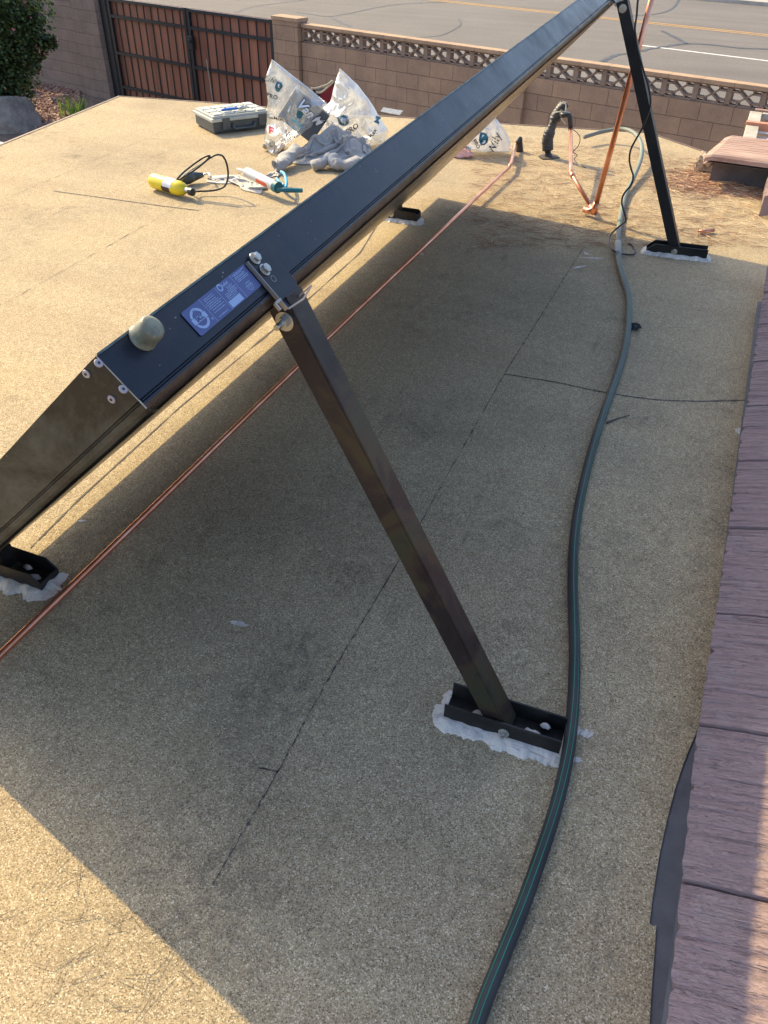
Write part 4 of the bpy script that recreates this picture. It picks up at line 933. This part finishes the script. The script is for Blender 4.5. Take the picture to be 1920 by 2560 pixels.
M['sweat'] = mat_cloth('grey_sweatshirt_fleece', (.43, .41, .39)); M['rag'] = mat_cloth('stained_pale_rag', (.60, .56, .50), (.33, .27, .22))
def hole(u, v): return False
def flr(x, y):
    f = .150*np.exp(-((x-.0)/.20)**2-((y-.08)/.14)**2) + .05*np.exp(-((x+.22)/.09)**2-((y+.02)/.11)**2) + .05*np.exp(-((x-.25)/.08)**2-((y-.02)/.10)**2)
    return f - .055*np.exp(-((x-.04)/.07)**2-((y-.0)/.06)**2)
Ps = rumple(84, 68, 1.15, .95, (.66, .60), 5, 240, .07, flr)
cor = [at(*ZB(330, 1240)), at(*ZB(1200, 1275)), at(*ZB(1500, 1010)), at(*ZB(520, 1030))]
maskf = lambda u, v: (math.hypot((u-.5)*1.0, (v-.5)*1.0) > .58+.05*nz(u*5, v*5))
sw = cloth(Ps, cor, 'sweatshirt', M['sweat'], zs=1.0, mask=maskf); tag(sw, 'crumpled grey sweatshirt heaped in front of the plastic bags', 'sweatshirt')
slv = spline([at(*ZB(540, 1060), .07), at(*ZB(450, 1130), .055), at(*ZB(390, 1190), .042), at(*ZB(335, 1235), .036), at(*ZB(300, 1240), .036)], 10)
so_ = MB(); so_.tube(slv, [.042*(1-.12*i/len(slv)) for i in range(len(slv))], 34, caps=False, flat=.62, wr=.30); s_ob = so_.build('sleeve', M['sweat'], sw, smooth=True); s_ob.modifiers.new('s', 'SOLIDIFY').thickness = .004
slv = spline([at(*ZB(700, 1250), .02), at(*ZB(840, 1200), .04), at(*ZB(900, 1150), .05), at(*ZB(960, 1215), .04), at(*ZB(1060, 1240), .03), at(*ZB(1190, 1190), .03)], 12)
MB().tube(slv, [.030+.012*nz(i*.12, 3) for i in range(len(slv))], 30, flat=.75, wr=.30).build('sleeve', M['sweat'], sw, smooth=True)
Pr = rumple(46, 24, .50, .24, (.62, .55), 9, 130, .03)
cor = [at(*ZT(600, 330)), at(*ZT(1170, 440)), at(*ZT(1180, 300)), at(*ZT(650, 225))]
tag(cloth(Pr, cor, 'rag', M['rag'], zs=.8, thick=.003), 'dirty white rag bunched under the caulking gun', 'rag')
Pr2 = rumple(24, 20, .22, .18, (.6, .6), 12, 110, .03)
tag(cloth(Pr2, [at(*ZT(1150, 290)), at(*ZT(1290, 285)), at(*ZT(1330, 215)), at(*ZT(1200, 215))], 'rag', M['rag'], zs=.9, thick=.003), 'small pale rag behind the blue trigger of the caulking gun', 'rag')
# ---------------------------------------------------------------- plastic bags
def mat_bag(name, op, col=(.80, .84, .88)):
    a = N(name); a.t.nodes.remove(a.b)
    tr_ = a.n('ShaderNodeBsdfTransparent'); df = a.n('ShaderNodeBsdfDiffuse'); tl_ = a.n('ShaderNodeBsdfTranslucent'); gl = a.n('ShaderNodeBsdfGlossy')
    df.inputs[0].default_value = (*col, 1); tl_.inputs[0].default_value = (*col, 1); gl.inputs['Roughness'].default_value = .22
    cr_ = a.noise(7, 3, .5, dist=.8); nm = a.bump(cr_, .02, .5, a.bump(a.noise(30, 2, .5, dist=1), .0022, .6))
    for q in (df, tl_, gl): a.l(nm, q.inputs['Normal'])
    m1 = a.n('ShaderNodeMixShader'); m1.inputs[0].default_value = .5; a.l(df.outputs[0], m1.inputs[1]); a.l(tl_.outputs[0], m1.inputs[2])
    m2 = a.n('ShaderNodeMixShader'); a.l(tr_.outputs[0], m2.inputs[1]); a.l(m1.outputs[0], m2.inputs[2])
    f = a.ramp(a.noise(5, 4, .6), [(.3, max(0.0, op-.18)), (.7, min(1.0, op+.18))]); a.l(f, m2.inputs[0])
    fr = a.n('ShaderNodeFresnel'); fr.inputs[0].default_value = 1.45; a.l(nm, fr.inputs['Normal'])
    m3 = a.n('ShaderNodeMixShader'); a.l(a.mul(fr.outputs[0], .38), m3.inputs[0]); a.l(m2.outputs[0], m3.inputs[1]); a.l(gl.outputs[0], m3.inputs[2]); a.l(m3.outputs[0], a.out.inputs[0])
    return a.m
M['bagc'] = mat_bag('clear_bag_film', .30, (.70, .75, .80)); M['bagw'] = mat_bag('milky_bag_film', .52, (.76, .79, .82)); M['bagp'] = mat_bag('thick_bag_film', .62, (.76, .76, .75))
M['inkblack'] = plain('black_bag_print', (.02, .03, .04), .5); M['inkteal'] = plain('teal_bag_print', (.02, .14, .20), .5); M['inkwhite'] = plain('white_bag_print', (.85, .86, .88), .5); M['inkred'] = plain('red_bag_print', (.75, .02, .03), .5); M['inkcyan'] = plain('cyan_bag_print', (.05, .45, .70), .5); M['inkgrey'] = plain('grey_bag_print', (.35, .35, .36), .5)
def interp(L, t):
    n = len(L)-1; x = min(t*n, n-1e-6); i = int(x); f = x-i; f = f*f*(3-2*f)*.35+f*.65
    return (L[i][0]*(1-f)+L[i+1][0]*f, L[i][1]*(1-f)+L[i+1][1]*f)
class Bag:
    def __init__(s, name, label, base, crp, L, Rr, depth, mat, seed, lean=.12, group=None):
        s.base = base; s.lean = lean; s.crp = crp; nt, ns = 60, 50; s.pts = []
        s.dirc = V((-base.x, -base.y, 0)).normalized()
        front, back = [], []
        for i in range(nt+1):
            t = i/nt; l, r = interp(L, t), interp(Rr, t); rf_, rb_ = [], []
            for j in range(ns+1):
                u = j/ns; wob = 5*nz(t*7, seed, u*3)*math.sin(math.pi*min(1, u*2.2)*.5)
                x, y = l[0]*(1-u)+r[0]*u, l[1]*(1-u)+r[1]*u; x += 6*nz(t*9, seed); q = card(*crp(x, y), base, lean)
                env = (math.sin(math.pi*u)**.6)*min(1, (t*1.6+.10))*(1 if t < .9 else math.sqrt(max(0, 1-((t-.9)/.1)**2)))
                cr_ = .22*(1-abs(nz(x*.006+seed, y*.006)))**4 + .30*nz(x*.003+seed, y*.004, 2) + .05*(1-abs(nz(x*.016, y*.011+seed)))**5
                bulge = depth*env*(.55+cr_*1.3); q2 = q+s.dirc*bulge; rf_.append(q2); s.pts.append((x, y, bulge))
                rb_.append(q-s.dirc*depth*env*.75*(1+.5*nz(x*.01, y*.01+seed)))
            front.append(rf_); back.append(rb_)
        mb = MB(); mb.grid(front); mb.grid(back)
        s.o = mb.build(name, mat, smooth=True); tag(s.o, label, 'plastic bag', group); s.arr = np.array(s.pts)
    def P(s, x, y, off=.004):
        d = (s.arr[:, 0]-x)**2+(s.arr[:, 1]-y)**2; k = np.argpartition(d, 4)[:4]; w = 1/(d[k]+1); b = float((s.arr[k, 2]*w).sum()/w.sum())
        return card(*s.crp(x, y), s.base, s.lean)+s.dirc*(b+off)
    def text(s, body, x, y, size, ang, mat, bold=0, shear=0, nm='print', sy=1.0, off=.007):
        vs_, fs_ = text_data(body, size, bold, shear); c_, s_ = math.cos(math.radians(ang)), math.sin(math.radians(ang)); mb = MB()
        mb.add([s.P(x+vx*c_+vy*sy*s_, y+vx*s_-vy*sy*c_, off) for vx, vy in vs_], fs_); mb.build(nm, mat, s.o)
    def poly(s, pts, mat, nm='print', off=.004):
        off += .004; mb = MB(); mb.add([s.P(x, y, off) for x, y in pts], [tuple(range(len(pts)))]); mb.build(nm, mat, s.o)
def seahorse(bag, x, y, k, ang, border=True):
    c_, s_ = math.cos(math.radians(ang)), math.sin(math.radians(ang)); T = lambda a, b: (x+(a*c_-b*s_)*k, y+(a*s_+b*c_)*k)
    sq = [(-.5, -.6), (.15, -.65), (.5, -.35), (.55, .3), (.3, .62), (-.1, .6), (-.45, .2)]
    if border: bag.poly([T(a*1.22, b*1.18) for a, b in sq], M['inkwhite'], 'logo_border', .0035)
    bag.poly([T(a, b) for a, b in sq], M['inkteal'], 'logo', .005)
    bag.poly([T(a, b) for a, b in [(-.2, -.45), (.05, -.4), (.0, -.15), (.25, .05), (.3, .3), (.1, .45), (-.05, .38), (.1, .3), (.08, .12), (-.12, -.02), (-.22, -.2)]], M['inkwhite'], 'logo_mark', .0065)
bag1 = Bag('plastic_bag', 'tall clear printed plastic bag standing beside the tool case', at(*ZB(300, 1075)), ZB,
    [(256, 80), (188, 300), (215, 520), (205, 760), (175, 960), (215, 1105)], [(264, 82), (560, 310), (865, 560), (690, 815), (478, 960), (330, 1100)], .16, M['bagc'], 1, group=None)
bag1.text('Life', 235, 290, 95, 8, M['inkblack'], 0, .4); seahorse(bag1, 330, 360, 80, 25); bag1.text('PRO', 262, 468, 62, 10, M['inkblack'], 1.5); bag1.text('Vinyl', 262, 500, 36, 10, M['inkcyan'])
bag1.text('Van M', 665, 635, 140, 48, M['inkblack'], 11, .35, off=.007); bag1.text('Van M', 665, 635, 140, 48, M['inkwhite'], 4, .35, off=.011); bag1.text('Van M', 665, 635, 140, 48, M['inkblack'], -1.5, .35, off=.007) if False else None
bag1.text('BlueMax', 275, 695, 52, 5, M['inkblack'], 1); bag1.text('E', 245, 830, 90, 3, M['inkred'], 5); bag1.text('Viper', 475, 850, 80, 22, M['inkblack'], .5); bag1.text('GRIP', 395, 895, 60, 12, M['inkgrey'], 0)
bag1.text('Orbit', 530, 730, 70, 45, M['inkcyan'], 1.5); seahorse(bag1, 555, 640, 70, 20, False)
bag2 = Bag('plastic_bag', 'milky printed plastic bag rising to a point behind the sweatshirt', at(*ZB(1150, 985)), ZB,
    [(998, 180), (945, 350), (900, 540), (775, 645), (775, 800), (860, 1000)], [(1004, 182), (1200, 360), (1330, 530), (1425, 690), (1530, 850), (1500, 1010)], .20, M['bagw'], 5)
seahorse(bag2, 1040, 700, 95, -12); bag2.text('PRO', 1140, 800, 72, -30, M['inkblack'], 1.5); bag2.text('Max', 1355, 838, 62, -48, M['inkblack'], 1); bag2.text('BlueMax', 1290, 905, 40, -35, M['inkcyan'], 0); bag2.text('M', 1415, 720, 80, -60, M['inkteal'], 4); bag2.text('lulu', 915, 745, 80, 12, M['inkwhite'], 4)
bag3 = Bag('plastic_bag', 'white printed plastic bag slumped behind the collector near the pipe stub', at(*ZC(420, 640)), ZC,
    [(330, 150), (230, 260), (150, 380), (60, 500), (110, 585)], [(400, 170), (520, 300), (600, 410), (650, 520), (662, 625)], .12, M['bagp'], 9)
seahorse(bag3, 370, 450, 95, 15, False); bag3.text('PRO', 300, 500, 55, 62, M['inkblack'], 1); bag3.text('Wily', 480, 520, 120, -70, M['inkblack'], 0, .3); bag3.text('Vax', 215, 540, 45, 10, M['inkcyan'], 1)
# contents of the bags
M['orangebr'] = plain('orange_brown_fitting', (.50, .20, .09), .45, var=.3, scale=20); M['darkf'] = plain('dark_fitting', (.04, .045, .06), .5)
for k, (x, y, r, mt, lb) in enumerate([(300, 1060, .022, 'orangebr', 'orange brown pipe fitting lowest in the tall clear bag'), (350, 1040, .020, 'orangebr', 'orange pipe fitting right of the others in the tall clear bag'), (250, 1000, .022, 'darkf', 'dark pipe fitting in the bottom of the tall clear bag'), (215, 1030, .018, 'brass', 'dull brass fitting at the left of the tall clear bag')]):
    c_ = card(*ZB(x, y), bag1.base); d_ = V((math.cos(k*1.3), math.sin(k*1.3), .2)).normalized()
    tag(MB().tube([c_-d_*.03, c_-d_*.018, c_-d_*.018, c_+d_*.018, c_+d_*.018, c_+d_*.03], [r*.75, r*.75, r, r, r*.75, r*.75], 12).build('pipe_fitting', M[mt], bevel=.002), lb, 'fitting', 'fittings in the clear bag')
box1 = MB(); q = card(*ZB(610, 690), bag1.base+V((.02, .05, 0))); mB = Matrix.Rotation(.45, 3, 'Z')
bx = mB @ V((.80, 0, -.60)); bz = mB @ V((.60, 0, .80)); box1.box(q, (.24, .07, .19), (bx, mB @ V((0, 1, 0)), bz)); tag(box1.build('carton', plain('dark_grey_carton', (.13, .135, .15), .6), bevel=.004), 'dark grey carton inside the tall clear bag behind the white lettering', 'carton')
c_ = at(*ZC(120, 610), .03)
tag(rock('pink_bundle', None, c_, (.09, .06, .045), 3.3, plain('pink_plastic', (.70, .38, .32), .5, var=.25), None, .8), 'pinkish plastic bundle on the roof beside the white bag', 'bundle')
# open red and black tool bag
tbp = at(*ZB(850, 620))+V((0, .12, 0)); tbag = thing('tool_bag', 'black and red fabric tool bag with pale straps behind the plastic bags', 'tool bag', tbp)
cz = lambda x, y, d=0.: card(*ZB(x, y), tbp+V((0, d, 0)))
M['blackfab'] = plain('black_canvas', (.022, .022, .026), .85, bump=.003, bs=200); M['redfab'] = plain('dark_red_fabric', (.20, .015, .03), .8, bump=.002, bs=200)
fr_p = [cz(700, 400), cz(790, 455), cz(860, 400), cz(925, 330), cz(1000, 420), cz(1040, 620), cz(900, 640), cz(720, 620)]
MB().prism(fr_p, V((-.03, .16, 0))).build('bag_body', M['blackfab'], tbag, bevel=.008)
MB().prism([cz(792, 450, -.006), cz(925, 345, -.006), cz(935, 420, -.006), cz(930, 520, -.006), cz(880, 560, -.006), cz(800, 510, -.006)], V((0, -.006, 0))).build('lining', M['redfab'], tbag)
MB().tube(spline([cz(690, 395, -.03), cz(740, 395, -.02), cz(800, 378, -.02), cz(870, 352, -.02), cz(915, 318, -.02), cz(925, 332, -.02), cz(880, 375, -.02), cz(800, 440, -.02), cz(740, 440, -.02)], 6), .006, 7).build('strap', plain('beige_strap', (.45, .40, .31), .8), tbag)
# grey film lying at the roof edge
Pf = rumple(24, 12, .6, .25, (.93, .9), 21, 90, .008)
tag(cloth(Pf, [at(*ZB(1440, 665)), at(*ZB(1659, 700)), at(*ZB(1700, 640)), at(*ZB(1470, 610))], 'plastic_sheet', mat_bag('grey_film', .5, (.45, .47, .5)), zs=1.0, thick=.001), 'grey plastic sheet lying at the far edge of the flat roof', 'sheet')
# small debris on the roof
mb = MB(); c_ = at(*Z4(838, 1830), .010); ax2 = (at(*Z4(900, 1822), .01)-c_).normalized(); G = [[c_+ax2*x+(V((0, 0, 1))*math.cos(t)+ax2.cross(V((0, 0, 1)))*math.sin(t))*.011 for t in np.linspace(-1.7, 1.7, 12)] for x in (-.042, .042)]
mb.grid(G); o = mb.build('copper_offcut', M['copper'], smooth=True); o.modifiers.new('s', 'SOLIDIFY').thickness = .0015; tag(o, 'short split copper pipe offcut on the sunlit roof right of the far strut', 'pipe offcut')
c_ = at(*D(1372, 706), .014); mb = MB(); r_ = np.random.RandomState(2)
for _ in range(60):
    d = V(r_.normal(size=3)).normalized(); p = c_+V((d.x*.018, d.y*.018, abs(d.z)*.014-.004)); a = V(r_.normal(size=3)).normalized()*.007; b = a.orthogonal().normalized()*.006; mb.add([p-a, p+b, p+a, p-b], [(0, 1, 2, 3)])
tag(mb.build('pine_cone', plain('dark_cone_scale', (.045, .05, .055), .7)), 'small dark pine cone beside the hose in the shade', 'pine cone')
tag(MB().tube(spline([at(*Z4(-50+0, 0)) if False else at(1517, 1057, .004), at(1545, 1046, .005), at(1574, 1038, .004)], 5), None, 6, rf=lambda t: .0032*(1-.6*t)).build('twig', plain('dark_twig', (.07, .06, .055), .8)), 'short dark twig lying just right of the hose', 'twig')
# pine needles
M['shadeneedle'] = plain('grey_tan_needle', (.30, .25, .18), .8, var=.5, scale=40)  # greyer needle copy for the shaded roof, shade put into the colour
M['needle'] = N('pine_needle'); _a = M['needle']; _gi = _a.n('ShaderNodeNewGeometry')
M['needle'] = _a.set(_a.ramp(_gi.outputs['Random Per Island'], [(0, (.16, .055, .035)), (.35, (.36, .15, .08)), (.7, (.58, .38, .22)), (1, (.78, .62, .40))]), .7)
def needles(n, sampler, seed, L=(.04, .10), w=.0011, lift=.0, maxh=None, name='pine_needles', mat='needle'):
    r = np.random.RandomState(seed); mb = MB()
    for _ in range(n):
        p, hgt, pref = sampler(r); a = pref+r.normal()*.7; Ln_ = r.uniform(*L); d = V((math.cos(a), math.sin(a), 0)); s = V((-d.y, d.x, 0)); cv = r.normal()*.18*Ln_; rise = r.normal()*hgt*.6
        z0 = .0022+r.rand()*hgt; q = [p-d*Ln_/2, p+s*cv, p+d*Ln_/2]; zz = [z0, z0+.002+abs(rise)*.3, max(.0018, z0+rise)]
        row = [[V((c.x, c.y, z))-s*w/2*k, V((c.x, c.y, z+w*.5)), V((c.x, c.y, z))+s*w/2*k] for c, z, k in zip(q, zz, (1, 1, .4))]
        mb.grid(row)
    return mb.build(name, M[mat])
clus = [(at(*D(470, 1850)), .12, 60), (at(*D(555, 1520)), .07, 70), (at(*D(620, 1440)), .06, 50), (at(*D(430, 2010)), .10, 50), (at(*D(1150, 1850)), .10, 40), (at(*D(480, 1590)), .08, 30), (at(*D(1120, 1490)), .08, 20), (at(*D(1590, 800)), .05, 10), (at(*D(1180, 1980)), .12, 35), (at(*D(900, 930)), .10, 20), (at(*D(1330, 1250)), .12, 20), (at(*D(250, 2060)), .10, 22), (at(*D(1200, 600)), .3, 40), (at(*D(1290, 1620)), .05, 16), (at(*D(160, 1900)), .12, 14)]
def samp_shade(r):
    i = r.choice(len(clus), p=np.array([c[2] for c in clus])/sum(c[2] for c in clus)); c, rad, _ = clus[i]
    return V((c.x+r.normal()*rad, c.y+r.normal()*rad, 0)), .0015, .9
inroof = lambda p: (-4 < p.x < ED(p.y)-.03) and p.y < 5.3
def samp_all(r):
    while True:
        p = V((r.uniform(-1.9, .2), r.uniform(.2, 5.2), 0))
        if inroof(p): return p, .0015, .6
def samp_far(r):
    while True:
        x, y = r.uniform(1180, 1920), r.uniform(340, 620); p = at(x, y)
        if p.y < 5.4 and p.x < .30: return p, .003, .1
a_mb = needles(460, samp_shade, 3, (.03, .085), .0010, mat='shadeneedle'); tag(a_mb, 'thin dry pine needles scattered over the shaded flat roof', 'pine needles', kind='stuff')
b_mb = needles(2200, samp_far, 5, (.04, .11), .0017); tag(b_mb, 'dry pine needles strewn over the sunlit far part of the roof', 'pine needles', kind='stuff')
def samp_pile(r):
    while True:
        x = r.normal()*75+1835; y = 455+(x-1835)*.02+r.normal()*17
        if x < 1925 and 405 < y < 500: return at(x, y), .022*math.exp(-((x-1850)/70)**2-((y-452)/22)**2)+.002, .05
c_mb = needles(4200, samp_pile, 6, (.05, .13), .0023); tag(c_mb, 'drift of reddish pine needles heaped below the ribbed tile overhang', 'pine needles', kind='stuff')
